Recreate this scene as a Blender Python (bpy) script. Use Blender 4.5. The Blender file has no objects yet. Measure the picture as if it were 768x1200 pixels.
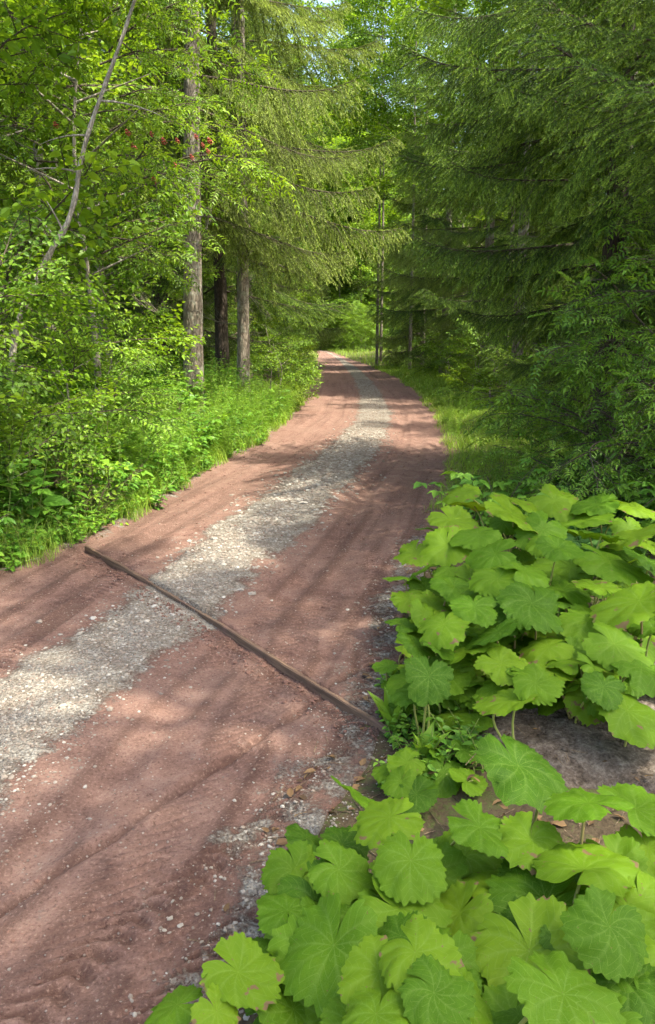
import bpy, math, random
import numpy as np
from mathutils import Matrix, Vector

R = math.radians
rng = np.random.default_rng(11)
random.seed(11)
scene = bpy.context.scene
col = scene.collection

# ------------------------------------------------------------------ camera
CAM_H = 1.7
FPX = 901.0                       # focal length in pixels of the 768x1200 photograph
PITCH = math.atan(205 / 901)
cam_d = bpy.data.cameras.new('camera')
cam = bpy.data.objects.new('camera', cam_d); col.objects.link(cam)
cam_d.sensor_fit = 'VERTICAL'; cam_d.sensor_height = 24.0; cam_d.lens = FPX / 1200 * 24.0
cam_d.clip_start = 0.05; cam_d.clip_end = 1500
cam.location = (0, 0, CAM_H); cam.rotation_euler = (math.pi / 2 - PITCH, 0, 0)
scene.camera = cam

# ------------------------------------------------------------------ sky, sun, exposure
SUN_AZ = R(114)                   # clockwise from the viewing direction (+Y)
SUN_EL = R(61)
world = bpy.data.worlds.new('World'); scene.world = world; world.use_nodes = True
wn = world.node_tree; wn.nodes.clear()
sky = wn.nodes.new('ShaderNodeTexSky'); sky.sky_type = 'NISHITA'; sky.sun_disc = False
sky.sun_elevation = SUN_EL; sky.sun_rotation = SUN_AZ
sky.dust_density = 4.0; sky.air_density = 1.0
bg = wn.nodes.new('ShaderNodeBackground'); bg.inputs['Strength'].default_value = 0.15
wo = wn.nodes.new('ShaderNodeOutputWorld')
wn.links.new(sky.outputs[0], bg.inputs[0]); wn.links.new(bg.outputs[0], wo.inputs[0])
sun_d = bpy.data.lights.new('sun', 'SUN'); sun_d.energy = 3.1; sun_d.angle = R(0.55); sun_d.color = (1.0, 0.95, 0.84)
sun = bpy.data.objects.new('sun', sun_d); col.objects.link(sun)
SUN_DIR = Vector((math.sin(SUN_AZ) * math.cos(SUN_EL), math.cos(SUN_AZ) * math.cos(SUN_EL), math.sin(SUN_EL)))
sun.rotation_euler = SUN_DIR.to_track_quat('Z', 'Y').to_euler(); sun.location = (8, -4, 20)
vs = scene.view_settings
vs.view_transform = 'Standard'; vs.look = 'None'; vs.gamma = 1.0; vs.use_curve_mapping = False
vs.exposure = 2.1
vs.use_white_balance = True; vs.white_balance_temperature = 6950; vs.white_balance_tint = 4
scene.cycles.max_bounces = 5; scene.cycles.diffuse_bounces = 4; scene.cycles.glossy_bounces = 2
scene.cycles.transmission_bounces = 5; scene.cycles.transparent_max_bounces = 4
scene.cycles.use_denoising = True; scene.cycles.use_adaptive_sampling = True; scene.cycles.adaptive_threshold = 0.02
scene.cycles.sample_clamp_indirect = 8.0

# ------------------------------------------------------------------ helpers
def ray(px, py):
    x = (px - 384) / FPX; y = (600 - py) / FPX
    return np.array([x, math.cos(PITCH) + y * math.sin(PITCH), -math.sin(PITCH) + y * math.cos(PITCH)])
def on_z(px, py, z=0.0):
    d = ray(px, py); t = (z - CAM_H) / d[2]
    return np.array([0, 0, CAM_H]) + d * t
def on_y(px, py, Y):
    d = ray(px, py); t = Y / d[1]
    return np.array([0, 0, CAM_H]) + d * t
def to_px(p):
    d = np.asarray(p, float) - np.array([0, 0, CAM_H])
    f = d[1] * math.cos(PITCH) - d[2] * math.sin(PITCH); u = d[1] * math.sin(PITCH) + d[2] * math.cos(PITCH)
    f = max(f, 1e-3)
    return 384 + d[0] / f * FPX, 600 - u / f * FPX

def unit(v):
    v = np.asarray(v, float); n = np.linalg.norm(v, axis=-1, keepdims=True)
    return v / np.maximum(n, 1e-9)
def sstep(a, b, x):
    t = np.clip((np.asarray(x, float) - a) / (b - a), 0, 1); return t * t * (3 - 2 * t)

# cheap smooth value noise (numpy)
_perm = np.random.default_rng(5).random((256, 256))
def vnoise(x, y):
    x = np.asarray(x, float); y = np.asarray(y, float)
    xi = np.floor(x).astype(int); yi = np.floor(y).astype(int); fx = x - xi; fy = y - yi
    fx = fx * fx * (3 - 2 * fx); fy = fy * fy * (3 - 2 * fy)
    a = _perm[xi & 255, yi & 255]; b = _perm[(xi + 1) & 255, yi & 255]
    c = _perm[xi & 255, (yi + 1) & 255]; d = _perm[(xi + 1) & 255, (yi + 1) & 255]
    return (a * (1 - fx) + b * fx) * (1 - fy) + (c * (1 - fx) + d * fx) * fy
def fbm(x, y, o=4):
    s = 0; a = 0.5
    for k in range(o):
        s = s + a * (vnoise(x * 2 ** k + 17 * k, y * 2 ** k + 31 * k) - 0.5); a *= 0.5
    return s

class MB:
    """collects triangles; build() gives ONE mesh"""
    def __init__(self): self.v = []; self.f = []; self.a = []; self.m = []; self.n = 0
    def add(self, v, f, a=0.5, m=0):
        v = np.asarray(v, float).reshape(-1, 3); f = np.asarray(f, int).reshape(-1, 3)
        self.v.append(v); self.f.append(f + self.n); self.n += len(v)
        self.a.append(np.broadcast_to(np.asarray(a, float), (len(v),)).copy())
        self.m.append(np.full(len(f), m, int))
        return self
    def arrays(self):
        return (np.concatenate(self.v), np.concatenate(self.f), np.concatenate(self.a), np.concatenate(self.m))
    def mesh(self, name, mats, smooth=False, extra=None):
        v, f, a, m = self.arrays()
        return tri_mesh(name, v, f, a, m, mats, smooth, extra)
def tri_mesh(name, v, f, a, m, mats, smooth=False, extra=None):
    me = bpy.data.meshes.new(name)
    me.vertices.add(len(v)); me.vertices.foreach_set('co', v.astype(np.float32).ravel())
    me.loops.add(len(f) * 3); me.loops.foreach_set('vertex_index', f.astype(np.int32).ravel())
    me.polygons.add(len(f))
    me.polygons.foreach_set('loop_start', (np.arange(len(f)) * 3).astype(np.int32))
    me.polygons.foreach_set('material_index', np.asarray(m).astype(np.int32))
    me.polygons.foreach_set('use_smooth', np.full(len(f), bool(smooth)))
    at = me.attributes.new('rnd', 'FLOAT', 'POINT'); at.data.foreach_set('value', np.asarray(a).astype(np.float32))
    for k, arr in (extra or {}).items():
        e = me.attributes.new(k, 'FLOAT', 'POINT'); e.data.foreach_set('value', np.asarray(arr).astype(np.float32))
    for mt in mats: me.materials.append(mt)
    me.update(calc_edges=True)
    return me
def link(name, me, parent=None, loc=None, mat=None):
    o = bpy.data.objects.new(name, me); col.objects.link(o)
    if parent is not None: o.parent = parent
    if loc is not None: o.location = loc
    if mat is not None: o.matrix_local = mat
    return o
def tag(o, label=None, cat=None, group=None, kind=None):
    if label: o['label'] = label
    if cat: o['category'] = cat
    if group: o['group'] = group
    if kind: o['kind'] = kind
    return o
def empty(name, loc=(0, 0, 0), parent=None):
    o = bpy.data.objects.new(name, None); col.objects.link(o); o.location = loc
    o.empty_display_size = 0.1
    if parent is not None: o.parent = parent
    return o

def tube(mb, pts, rad, sides=6, a=0.5, m=0, cap=True, bump=0.0):
    pts = np.asarray(pts, float); n = len(pts); rad = np.broadcast_to(np.asarray(rad, float), (n,))
    t = unit(np.gradient(pts, axis=0))
    ref = np.array([0, 0, 1.0]) if abs(t[0][2]) < 0.9 else np.array([1.0, 0, 0])
    u = unit(np.cross(t, ref)); w = np.cross(t, u)
    ang = np.arange(sides) / sides * 2 * np.pi
    r = rad[:, None] * np.ones((1, sides))
    if bump: r = r * (1 + bump * (rng.random((n, sides)) - 0.5))
    v = pts[:, None, :] + r[..., None] * (np.cos(ang)[None, :, None] * u[:, None, :] + np.sin(ang)[None, :, None] * w[:, None, :])
    i = np.arange(n - 1)[:, None] * sides; j = np.arange(sides)[None, :]; k = (j + 1) % sides
    f = np.concatenate([np.stack([i + j, i + k, i + sides + k], -1).reshape(-1, 3), np.stack([i + j, i + sides + k, i + sides + j], -1).reshape(-1, 3)])
    v = v.reshape(-1, 3)
    if cap:
        v = np.concatenate([v, pts[-1:]]); c = len(v) - 1; b = (n - 1) * sides
        f = np.concatenate([f, np.stack([b + np.arange(sides), b + (np.arange(sides) + 1) % sides, np.full(sides, c)], -1)])
    mb.add(v, f, a, m)

def frames(D, N):
    D = unit(D); S = unit(np.cross(N, D)); N = np.cross(D, S)
    return D, S, N
LEAF8 = (np.array([[0, 0, 0], [.28, 0, -.01], [.62, 0, -.03], [1, 0, -.13], [.24, .5, .07], [.62, .38, .04], [.24, -.5, .07], [.62, -.38, .04]]),
         np.array([[0, 1, 4], [4, 1, 5], [1, 2, 5], [2, 3, 5], [0, 6, 1], [6, 7, 1], [1, 7, 2], [2, 7, 3]]))
LEAF4 = (np.array([[0, 0, 0], [.42, .5, .06], [1, 0, -.06], [.42, -.5, .06]]), np.array([[0, 2, 1], [0, 3, 2]]))
BLADE = (np.array([[0, .5, 0], [0, -.5, 0], [.5, .38, .0], [.5, -.38, .0], [1, 0, -.25]]), np.array([[0, 1, 2], [1, 3, 2], [2, 3, 4]]))
def leaves(mb, P, D, N, L, W, a, m=0, shape=LEAF8):
    P = np.atleast_2d(P); n = len(P)
    if n == 0: return
    D, S, N = frames(np.broadcast_to(D, (n, 3)), np.broadcast_to(N, (n, 3)))
    sv, sf = shape
    L = np.broadcast_to(np.asarray(L, float), (n,)); W = np.broadcast_to(np.asarray(W, float), (n,))
    v = P[:, None] + sv[None, :, 0:1] * L[:, None, None] * D[:, None] + sv[None, :, 1:2] * W[:, None, None] * S[:, None] + sv[None, :, 2:3] * L[:, None, None] * N[:, None]
    f = sf[None] + (np.arange(n) * len(sv))[:, None, None]
    a = np.repeat(np.broadcast_to(np.asarray(a, float), (n,)), len(sv))
    mb.add(v.reshape(-1, 3), f.reshape(-1, 3), a, m)
def needles(mb, P, D, L, W, a, m=0):
    n = len(P); D = unit(D); S = unit(np.cross(D, unit(rng.normal(size=(n, 3)))))
    L = np.broadcast_to(L, (n,))[:, None]; W = np.broadcast_to(W, (n,))[:, None]
    v = np.stack([P - S * W / 2, P + S * W / 2, P + D * L], 1)
    mb.add(v.reshape(-1, 3), np.arange(3 * n).reshape(-1, 3), np.repeat(np.broadcast_to(np.asarray(a, float), (n,)), 3), m)
def along(pts, u):
    pts = np.asarray(pts); x = np.clip(u, 0, 1) * (len(pts) - 1); i = np.minimum(x.astype(int), len(pts) - 2); f = (x - i)[:, None]
    return pts[i] * (1 - f) + pts[i + 1] * f, unit(pts[i + 1] - pts[i])

# ------------------------------------------------------------------ materials
def new_mat(name):
    m = bpy.data.materials.new(name); m.use_nodes = True; nt = m.node_tree; nt.nodes.clear()
    out = nt.nodes.new('ShaderNodeOutputMaterial'); return m, nt, out
def nd(nt, t, **kw):
    n = nt.nodes.new(t)
    for k, v in kw.items():
        if k in n.inputs: n.inputs[k].default_value = v
        else: setattr(n, k, v)
    return n
def ramp(nt, fac, stops):
    r = nt.nodes.new('ShaderNodeValToRGB'); cr = r.color_ramp
    while len(cr.elements) > 1: cr.elements.remove(cr.elements[-1])
    cr.elements[0].position = stops[0][0]; cr.elements[0].color = (*stops[0][1], 1)
    for p, c in stops[1:]:
        e = cr.elements.new(p); e.color = (*c, 1)
    nt.links.new(fac, r.inputs[0]); return r.outputs[0]
def mixc(nt, fac, a, b, mode='MIX'):
    n = nt.nodes.new('ShaderNodeMix'); n.data_type = 'RGBA'; n.blend_type = mode
    for s, v in ((n.inputs[0], fac), (n.inputs[6], a), (n.inputs[7], b)):
        if hasattr(v, 'is_linked'): nt.links.new(v, s)
        else: s.default_value = (*v, 1) if isinstance(v, tuple) else v
    return n.outputs[2]
def math_(nt, op, a, b=None, clamp=False):
    n = nt.nodes.new('ShaderNodeMath'); n.operation = op; n.use_clamp = clamp
    for s, v in zip(n.inputs, (a, b)):
        if v is None: continue
        if hasattr(v, 'is_linked'): nt.links.new(v, s)
        else: s.default_value = v
    return n.outputs[0]
def noise(nt, vec, scale, detail=4, rough=0.6):
    n = nd(nt, 'ShaderNodeTexNoise', Scale=scale, Detail=detail, Roughness=rough)
    if vec is not None: nt.links.new(vec, n.inputs['Vector'])
    return n.outputs[0]
def attr(nt, name):
    n = nt.nodes.new('ShaderNodeAttribute'); n.attribute_name = name; return n.outputs['Fac']

def foliage(name, stops, trans=0.35, rough=0.5, spread=0.35, warm=(1.25, 1.15, 0.5), spec=0.25):
    """leaf: diffuse/gloss on top, light passing through; colour varies by leaf and by plant"""
    m, nt, out = new_mat(name)
    oi = nt.nodes.new('ShaderNodeObjectInfo')
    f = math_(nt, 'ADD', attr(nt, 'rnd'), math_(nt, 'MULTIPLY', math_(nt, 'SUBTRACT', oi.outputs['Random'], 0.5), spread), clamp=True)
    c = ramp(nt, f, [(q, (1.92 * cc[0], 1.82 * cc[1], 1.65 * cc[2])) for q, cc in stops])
    p = nd(nt, 'ShaderNodeBsdfPrincipled', Roughness=rough); nt.links.new(c, p.inputs['Base Color'])
    p.inputs['Specular IOR Level'].default_value = spec
    t = nt.nodes.new('ShaderNodeBsdfTranslucent'); nt.links.new(mixc(nt, 1.0, c, warm, 'MULTIPLY'), t.inputs[0])
    mx = nd(nt, 'ShaderNodeMixShader', Fac=trans); mx.inputs[0].default_value = trans
    nt.links.new(p.outputs[0], mx.inputs[1]); nt.links.new(t.outputs[0], mx.inputs[2]); nt.links.new(mx.outputs[0], out.inputs[0])
    return m
def bark(name, dark, mid, light, scale=9.0, lichen=None, lichen_amt=0.5):
    m, nt, out = new_mat(name)
    tc = nt.nodes.new('ShaderNodeTexCoord'); mp = nt.nodes.new('ShaderNodeMapping'); mp.inputs['Scale'].default_value = (1, 1, 0.3)
    nt.links.new(tc.outputs['Object'], mp.inputs[0])
    n1 = noise(nt, mp.outputs[0], scale, 6, 0.7)
    v = nd(nt, 'ShaderNodeTexVoronoi', Scale=scale * 2.2); v.feature = 'DISTANCE_TO_EDGE'; nt.links.new(mp.outputs[0], v.inputs['Vector'])
    c = ramp(nt, n1, [(0.3, dark), (0.5, mid), (0.72, light)])
    c = mixc(nt, ramp(nt, v.outputs['Distance'], [(0.0, (0.75,) * 3), (0.12, (0, 0, 0))]), c, dark)
    if lichen:
        n2 = noise(nt, tc.outputs['Object'], scale * 0.8, 5, 0.65)
        c = mixc(nt, ramp(nt, n2, [(0.62 - 0.14 * lichen_amt, (0, 0, 0)), (0.72, (0.85,) * 3)]), c, lichen)
    p = nd(nt, 'ShaderNodeBsdfPrincipled', Roughness=0.92); nt.links.new(c, p.inputs['Base Color'])
    b = nd(nt, 'ShaderNodeBump', Strength=0.9, Distance=0.02)
    nt.links.new(math_(nt, 'ADD', math_(nt, 'MULTIPLY', v.outputs['Distance'], 1.2), n1), b.inputs['Height']); nt.links.new(b.outputs[0], p.inputs['Normal'])
    nt.links.new(p.outputs[0], out.inputs[0]); return m

M_BARK = bark('spruce_bark', (0.07, 0.054, 0.041), (0.22, 0.175, 0.135), (0.38, 0.325, 0.265), 9, (0.40, 0.40, 0.32), 0.8)
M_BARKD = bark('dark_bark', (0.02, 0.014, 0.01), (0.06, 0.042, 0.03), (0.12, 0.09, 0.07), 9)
M_SMOOTH = bark('smooth_grey_bark', (0.12, 0.10, 0.078), (0.29, 0.25, 0.205), (0.42, 0.38, 0.325), 14, (0.2, 0.2, 0.14), 0.2)
M_TWIG = bark('twig_bark', (0.03, 0.022, 0.014), (0.075, 0.055, 0.036), (0.13, 0.1, 0.07), 20)
M_DEADW = bark('dead_twig', (0.09, 0.075, 0.06), (0.2, 0.17, 0.135), (0.32, 0.28, 0.23), 25)
M_DRY = bark('dry_brush', (0.07, 0.045, 0.025), (0.17, 0.115, 0.07), (0.27, 0.2, 0.13), 25)

G = lambda *s: list(s)
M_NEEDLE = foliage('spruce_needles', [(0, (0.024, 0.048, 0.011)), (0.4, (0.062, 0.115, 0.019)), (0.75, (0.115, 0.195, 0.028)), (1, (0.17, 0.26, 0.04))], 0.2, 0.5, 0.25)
M_NEEDLEL = foliage('pale_spruce_needles', [(0, (0.045, 0.068, 0.016)), (0.5, (0.12, 0.17, 0.036)), (1, (0.21, 0.275, 0.065))], 0.18, 0.5, 0.25)
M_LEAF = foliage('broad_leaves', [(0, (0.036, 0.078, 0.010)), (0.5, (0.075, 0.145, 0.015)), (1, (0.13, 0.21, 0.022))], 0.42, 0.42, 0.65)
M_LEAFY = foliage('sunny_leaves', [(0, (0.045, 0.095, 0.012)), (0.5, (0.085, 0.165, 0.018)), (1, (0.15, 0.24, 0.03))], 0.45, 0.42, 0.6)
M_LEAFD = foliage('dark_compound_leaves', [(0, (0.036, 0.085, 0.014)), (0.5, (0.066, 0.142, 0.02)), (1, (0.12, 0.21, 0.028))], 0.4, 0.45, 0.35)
M_HERB = foliage('herb_leaves', [(0, (0.03, 0.08, 0.012)), (0.5, (0.055, 0.135, 0.018)), (1, (0.115, 0.215, 0.026))], 0.4, 0.45, 0.45)
M_FEATHER = foliage('feathery_herb', [(0, (0.05, 0.11, 0.014)), (0.5, (0.085, 0.175, 0.02)), (1, (0.15, 0.25, 0.035))], 0.4, 0.5, 0.35)
M_GRASS = foliage('grass_blades', [(0, (0.065, 0.125, 0.018)), (0.55, (0.125, 0.21, 0.028)), (0.9, (0.18, 0.26, 0.045)), (1, (0.27, 0.25, 0.10))], 0.38, 0.5, 0.0)
M_FERN = foliage('fern_leaves', [(0, (0.02, 0.065, 0.016)), (0.5, (0.04, 0.11, 0.022)), (1, (0.085, 0.175, 0.03))], 0.38, 0.5, 0.3)
M_STEM = foliage('green_stem', [(0, (0.06, 0.09, 0.02)), (1, (0.13, 0.16, 0.05))], 0.1, 0.5, 0.2)

# butterbur leaf: radial veins by angle / radius attributes
def butterbur_mat(name):
    m, nt, out = new_mat(name)
    oi = nt.nodes.new('ShaderNodeObjectInfo'); tc = nt.nodes.new('ShaderNodeTexCoord')
    vein = attr(nt, 'vein'); edge = attr(nt, 'rad')
    f = math_(nt, 'ADD', math_(nt, 'MULTIPLY', oi.outputs['Random'], 0.85), math_(nt, 'MULTIPLY', noise(nt, tc.outputs['Object'], 7, 5, 0.6), 0.35))
    c = ramp(nt, f, [(0.1, (0.032, 0.088, 0.005)), (0.45, (0.072, 0.158, 0.007)), (0.95, (0.128, 0.222, 0.011))])
    fine = nd(nt, 'ShaderNodeTexVoronoi', Scale=48.0); fine.feature = 'DISTANCE_TO_EDGE'
    nt.links.new(tc.outputs['Object'], fine.inputs['Vector'])
    net = ramp(nt, fine.outputs['Distance'], [(0.0, (0.35,) * 3), (0.1, (0, 0, 0))])
    c = mixc(nt, net, c, (0.12, 0.22, 0.03))
    c = mixc(nt, math_(nt, 'MULTIPLY', vein, 0.45), c, (0.20, 0.30, 0.07))
    sec = math_(nt, 'FRACT', math_(nt, 'MULTIPLY', math_(nt, 'SUBTRACT', edge, math_(nt, 'MULTIPLY', attr(nt, 'side'), 1.1)), 6.0))
    secl = ramp(nt, sec, [(0.0, (0.0,) * 3), (0.05, (0.8,) * 3), (0.12, (0.0,) * 3)])
    c = mixc(nt, math_(nt, 'MULTIPLY', secl, 0.42), c, (0.20, 0.30, 0.07))
    # brown bites and dry margins on some leaves
    nb = noise(nt, tc.outputs['Object'], 5.0, 3, 0.5)
    gate = math_(nt, 'GREATER_THAN', oi.outputs['Random'], 0.62)
    sp = ramp(nt, math_(nt, 'ADD', nb, math_(nt, 'MULTIPLY', edge, 0.12)), [(0.70, (0, 0, 0)), (0.735, (1, 1, 1))])
    c = mixc(nt, math_(nt, 'MULTIPLY', sp, gate), c, (0.17, 0.115, 0.06))
    sm = ramp(nt, noise(nt, tc.outputs['Object'], 22, 2, 0.5), [(0.735, (0, 0, 0)), (0.75, (1, 1, 1))])
    c = mixc(nt, sm, c, (0.13, 0.10, 0.04))
    p = nd(nt, 'ShaderNodeBsdfPrincipled', Roughness=0.5); nt.links.new(c, p.inputs['Base Color']); p.inputs['Specular IOR Level'].default_value = 0.10
    h = math_(nt, 'ADD', math_(nt, 'MULTIPLY', fine.outputs['Distance'], 0.5), math_(nt, 'MULTIPLY', secl, 0.25))
    b = nd(nt, 'ShaderNodeBump', Strength=0.3, Distance=0.010); nt.links.new(h, b.inputs['Height']); nt.links.new(b.outputs[0], p.inputs['Normal'])
    t = nt.nodes.new('ShaderNodeBsdfTranslucent'); nt.links.new(mixc(nt, 1.0, c, (1.25, 1.15, 0.45), 'MULTIPLY'), t.inputs[0])
    mx = nt.nodes.new('ShaderNodeMixShader'); mx.inputs[0].default_value = 0.36
    nt.links.new(p.outputs[0], mx.inputs[1]); nt.links.new(t.outputs[0], mx.inputs[2]); nt.links.new(mx.outputs[0], out.inputs[0])
    return m
M_BUTTER = butterbur_mat('butterbur_leaf')
M_STALK = foliage('butterbur_stalk', [(0, (0.12, 0.09, 0.045)), (0.4, (0.14, 0.15, 0.05)), (1, (0.17, 0.2, 0.06))], 0.12, 0.45, 0.5)

# road: red dirt with a grey gravel middle (mask attribute 'grav'), loose grit
def road_mat():
    m, nt, out = new_mat('road_dirt')
    tc = nt.nodes.new('ShaderNodeTexCoord'); P = tc.outputs['Object']
    big = noise(nt, P, 1.1, 5, 0.62); mid = noise(nt, P, 6.5, 6, 0.68); fin = noise(nt, P, 75, 5, 0.75)
    dirt = ramp(nt, mid, [(0.3, (0.105, 0.056, 0.045)), (0.46, (0.153, 0.085, 0.068)), (0.56, (0.182, 0.105, 0.085)), (0.70, (0.24, 0.15, 0.123))])
    dirt = mixc(nt, ramp(nt, big, [(0.35, (0, 0, 0)), (0.7, (0.55,) * 3)]), dirt, (0.215, 0.138, 0.112))
    dirt = mixc(nt, math_(nt, 'MULTIPLY', attr(nt, 'darken'), 0.75, True), dirt, (0.072, 0.039, 0.031))  # mask darkens the dirt along tyre marks, rut, streaks and board foot
    dirt = mixc(nt, ramp(nt, fin, [(0.35, (0.8,) * 3), (0.46, (0, 0, 0))]), dirt, (0.072, 0.037, 0.029))
    dirt = mixc(nt, ramp(nt, fin, [(0.55, (0, 0, 0)), (0.66, (0.75,) * 3)]), dirt, (0.28, 0.185, 0.15))
    grit = nd(nt, 'ShaderNodeTexVoronoi', Scale=85.0); nt.links.new(P, grit.inputs['Vector'])
    gcol = ramp(nt, math_(nt, 'FRACT', math_(nt, 'MULTIPLY', grit.outputs['Color'], 1.0)), [(0, (0.115, 0.10, 0.086)), (0.5, (0.24, 0.218, 0.188)), (1, (0.40, 0.375, 0.33))])
    gcol = mixc(nt, ramp(nt, mid, [(0.38, (0.75,) * 3), (0.6, (0, 0, 0))]), gcol, (0.15, 0.118, 0.092))
    gcol = mixc(nt, ramp(nt, fin, [(0.36, (0.8,) * 3), (0.48, (0, 0, 0))]), gcol, (0.085, 0.07, 0.058))
    gm = math_(nt, 'ADD', attr(nt, 'grav'), math_(nt, 'MULTIPLY', math_(nt, 'SUBTRACT', mid, 0.5), 2.0))
    gm = math_(nt, 'ADD', gm, math_(nt, 'MULTIPLY', math_(nt, 'SUBTRACT', fin, 0.5), 1.3))
    gmask = ramp(nt, gm, [(0.36, (0, 0, 0)), (0.68, (0.95,) * 3)])
    c = mixc(nt, gmask, dirt, gcol)
    peb = nd(nt, 'ShaderNodeTexVoronoi', Scale=40.0); nt.links.new(P, peb.inputs['Vector'])
    pm = math_(nt, 'MULTIPLY', ramp(nt, peb.outputs['Distance'], [(0.16, (1, 1, 1)), (0.22, (0, 0, 0))]), ramp(nt, peb.outputs['Color'], [(0.62, (0, 0, 0)), (0.66, (0.8,) * 3)]))
    c = mixc(nt, pm, c, (0.33, 0.27, 0.235))
    p = nd(nt, 'ShaderNodeBsdfPrincipled', Roughness=0.95); nt.links.new(c, p.inputs['Base Color']); p.inputs['Specular IOR Level'].default_value = 0.15
    hg = math_(nt, 'MULTIPLY', math_(nt, 'SUBTRACT', 1.0, grit.outputs['Distance']), math_(nt, 'ADD', math_(nt, 'MULTIPLY', gmask, 0.8), 0.22))
    h = math_(nt, 'ADD', math_(nt, 'ADD', hg, math_(nt, 'MULTIPLY', fin, 0.8)), math_(nt, 'ADD', math_(nt, 'MULTIPLY', mid, 1.2), pm))
    b = nd(nt, 'ShaderNodeBump', Strength=1.0, Distance=0.015); nt.links.new(h, b.inputs['Height']); nt.links.new(b.outputs[0], p.inputs['Normal'])
    nt.links.new(p.outputs[0], out.inputs[0]); return m
M_ROAD = road_mat()
def soil_mat(name, stops, scale=5, fine=45, dist=0.02):
    m, nt, out = new_mat(name)
    tc = nt.nodes.new('ShaderNodeTexCoord'); P = tc.outputs['Object']
    n1 = noise(nt, P, scale, 6, 0.7); n2 = noise(nt, P, fine, 4, 0.7)
    c = ramp(nt, math_(nt, 'ADD', math_(nt, 'MULTIPLY', n1, 0.55), math_(nt, 'MULTIPLY', n2, 0.45)), stops)
    p = nd(nt, 'ShaderNodeBsdfPrincipled', Roughness=0.95); nt.links.new(c, p.inputs['Base Color']); p.inputs['Specular IOR Level'].default_value = 0.15
    b = nd(nt, 'ShaderNodeBump', Strength=1.0, Distance=dist); nt.links.new(math_(nt, 'ADD', n1, math_(nt, 'MULTIPLY', n2, 0.7)), b.inputs['Height']); nt.links.new(b.outputs[0], p.inputs['Normal'])
    nt.links.new(p.outputs[0], out.inputs[0]); return m
M_GROUND = soil_mat('forest_floor', [(0.35, (0.035, 0.024, 0.014)), (0.5, (0.075, 0.055, 0.034)), (0.58, (0.06, 0.075, 0.022)), (0.7, (0.13, 0.10, 0.065))])
M_SOIL = soil_mat('bare_soil', [(0.38, (0.05, 0.037, 0.028)), (0.5, (0.125, 0.098, 0.08)), (0.62, (0.23, 0.195, 0.165))], 14, 70, 0.03)
def stone_mat():
    m, nt, out = new_mat('gravel_stone')
    tc = nt.nodes.new('ShaderNodeTexCoord'); n1 = noise(nt, tc.outputs['Object'], 40, 4, 0.6)
    c = ramp(nt, attr(nt, 'rnd'), [(0, (0.10, 0.07, 0.055)), (0.3, (0.18, 0.145, 0.118)), (0.7, (0.25, 0.228, 0.195)), (1, (0.38, 0.36, 0.325))])
    c = mixc(nt, ramp(nt, n1, [(0.35, (0.5,) * 3), (0.6, (0, 0, 0))]), c, (0.16, 0.12, 0.10))
    p = nd(nt, 'ShaderNodeBsdfPrincipled', Roughness=0.85); nt.links.new(c, p.inputs['Base Color']); nt.links.new(p.outputs[0], out.inputs[0]); return m
M_STONE = stone_mat()
def wood_mat():
    m, nt, out = new_mat('weathered_plank')
    tc = nt.nodes.new('ShaderNodeTexCoord'); mp = nt.nodes.new('ShaderNodeMapping'); mp.inputs['Scale'].default_value = (1.2, 26, 26)
    nt.links.new(tc.outputs['Object'], mp.inputs[0]); n1 = noise(nt, mp.outputs[0], 2.0, 6, 0.65); n2 = noise(nt, tc.outputs['Object'], 5, 5, 0.65)
    c = ramp(nt, n1, [(0.3, (0.045, 0.025, 0.016)), (0.52, (0.115, 0.066, 0.04)), (0.7, (0.21, 0.135, 0.085))])
    c = mixc(nt, ramp(nt, n2, [(0.52, (0, 0, 0)), (0.66, (0.75,) * 3)]), c, (0.16, 0.088, 0.066))
    p = nd(nt, 'ShaderNodeBsdfPrincipled', Roughness=0.85); nt.links.new(c, p.inputs['Base Color'])
    b = nd(nt, 'ShaderNodeBump', Strength=0.8, Distance=0.008); nt.links.new(n1, b.inputs['Height']); nt.links.new(b.outputs[0], p.inputs['Normal'])
    nt.links.new(p.outputs[0], out.inputs[0]); return m
M_WOOD = wood_mat()
def plain(name, c, rough=0.5):
    m, nt, out = new_mat(name); oi = nt.nodes.new('ShaderNodeObjectInfo')
    cc = mixc(nt, attr(nt, 'rnd'), c, tuple(x * 0.6 for x in c))
    p = nd(nt, 'ShaderNodeBsdfPrincipled', Roughness=rough); nt.links.new(cc, p.inputs['Base Color']); nt.links.new(p.outputs[0], out.inputs[0]); return m
M_BERRY = plain('red_berry', (0.34, 0.045, 0.02), 0.45)
M_DRYLEAF = foliage('dry_leaves', [(0, (0.03, 0.019, 0.011)), (0.5, (0.065, 0.04, 0.021)), (1, (0.12, 0.078, 0.042))], 0.15, 0.7, 0.2)

# ------------------------------------------------------------------ the lie of the land
YK = np.array([-3, 0.5, 2.0, 3.5, 5.0, 6.8, 9.4, 12.5, 17, 24, 33, 45, 58, 75, 90, 104, 118])
LX = np.array([-5.6, -4.2, -3.5, -2.95, -2.55, -1.95, -1.68, -1.15, -0.82, -0.68, -0.62, -0.68, -0.80, -1.0, -1.3, -3.2, -9])
RX = np.array([-1.1, -0.55, -0.25, 0.26, 0.52, 0.92, 1.55, 2.02, 2.45, 2.85, 3.0, 2.6, 1.95, 1.2, 0.6, -0.6, -5])
GA = np.array([-4.0, -2.9, -2.2, -1.65, -1.31, -1.04, -0.52, 0.13, 0.66, 0.98, 1.08, 1.0, 0.85, 0.4, -0.2, -1.6, -7])
GB = np.array([-2.9, -1.75, -1.27, -0.94, -0.58, -0.15, 0.38, 0.92, 1.42, 1.69, 1.75, 1.66, 1.3, 0.85, 0.1, -1.2, -6.5])
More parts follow.
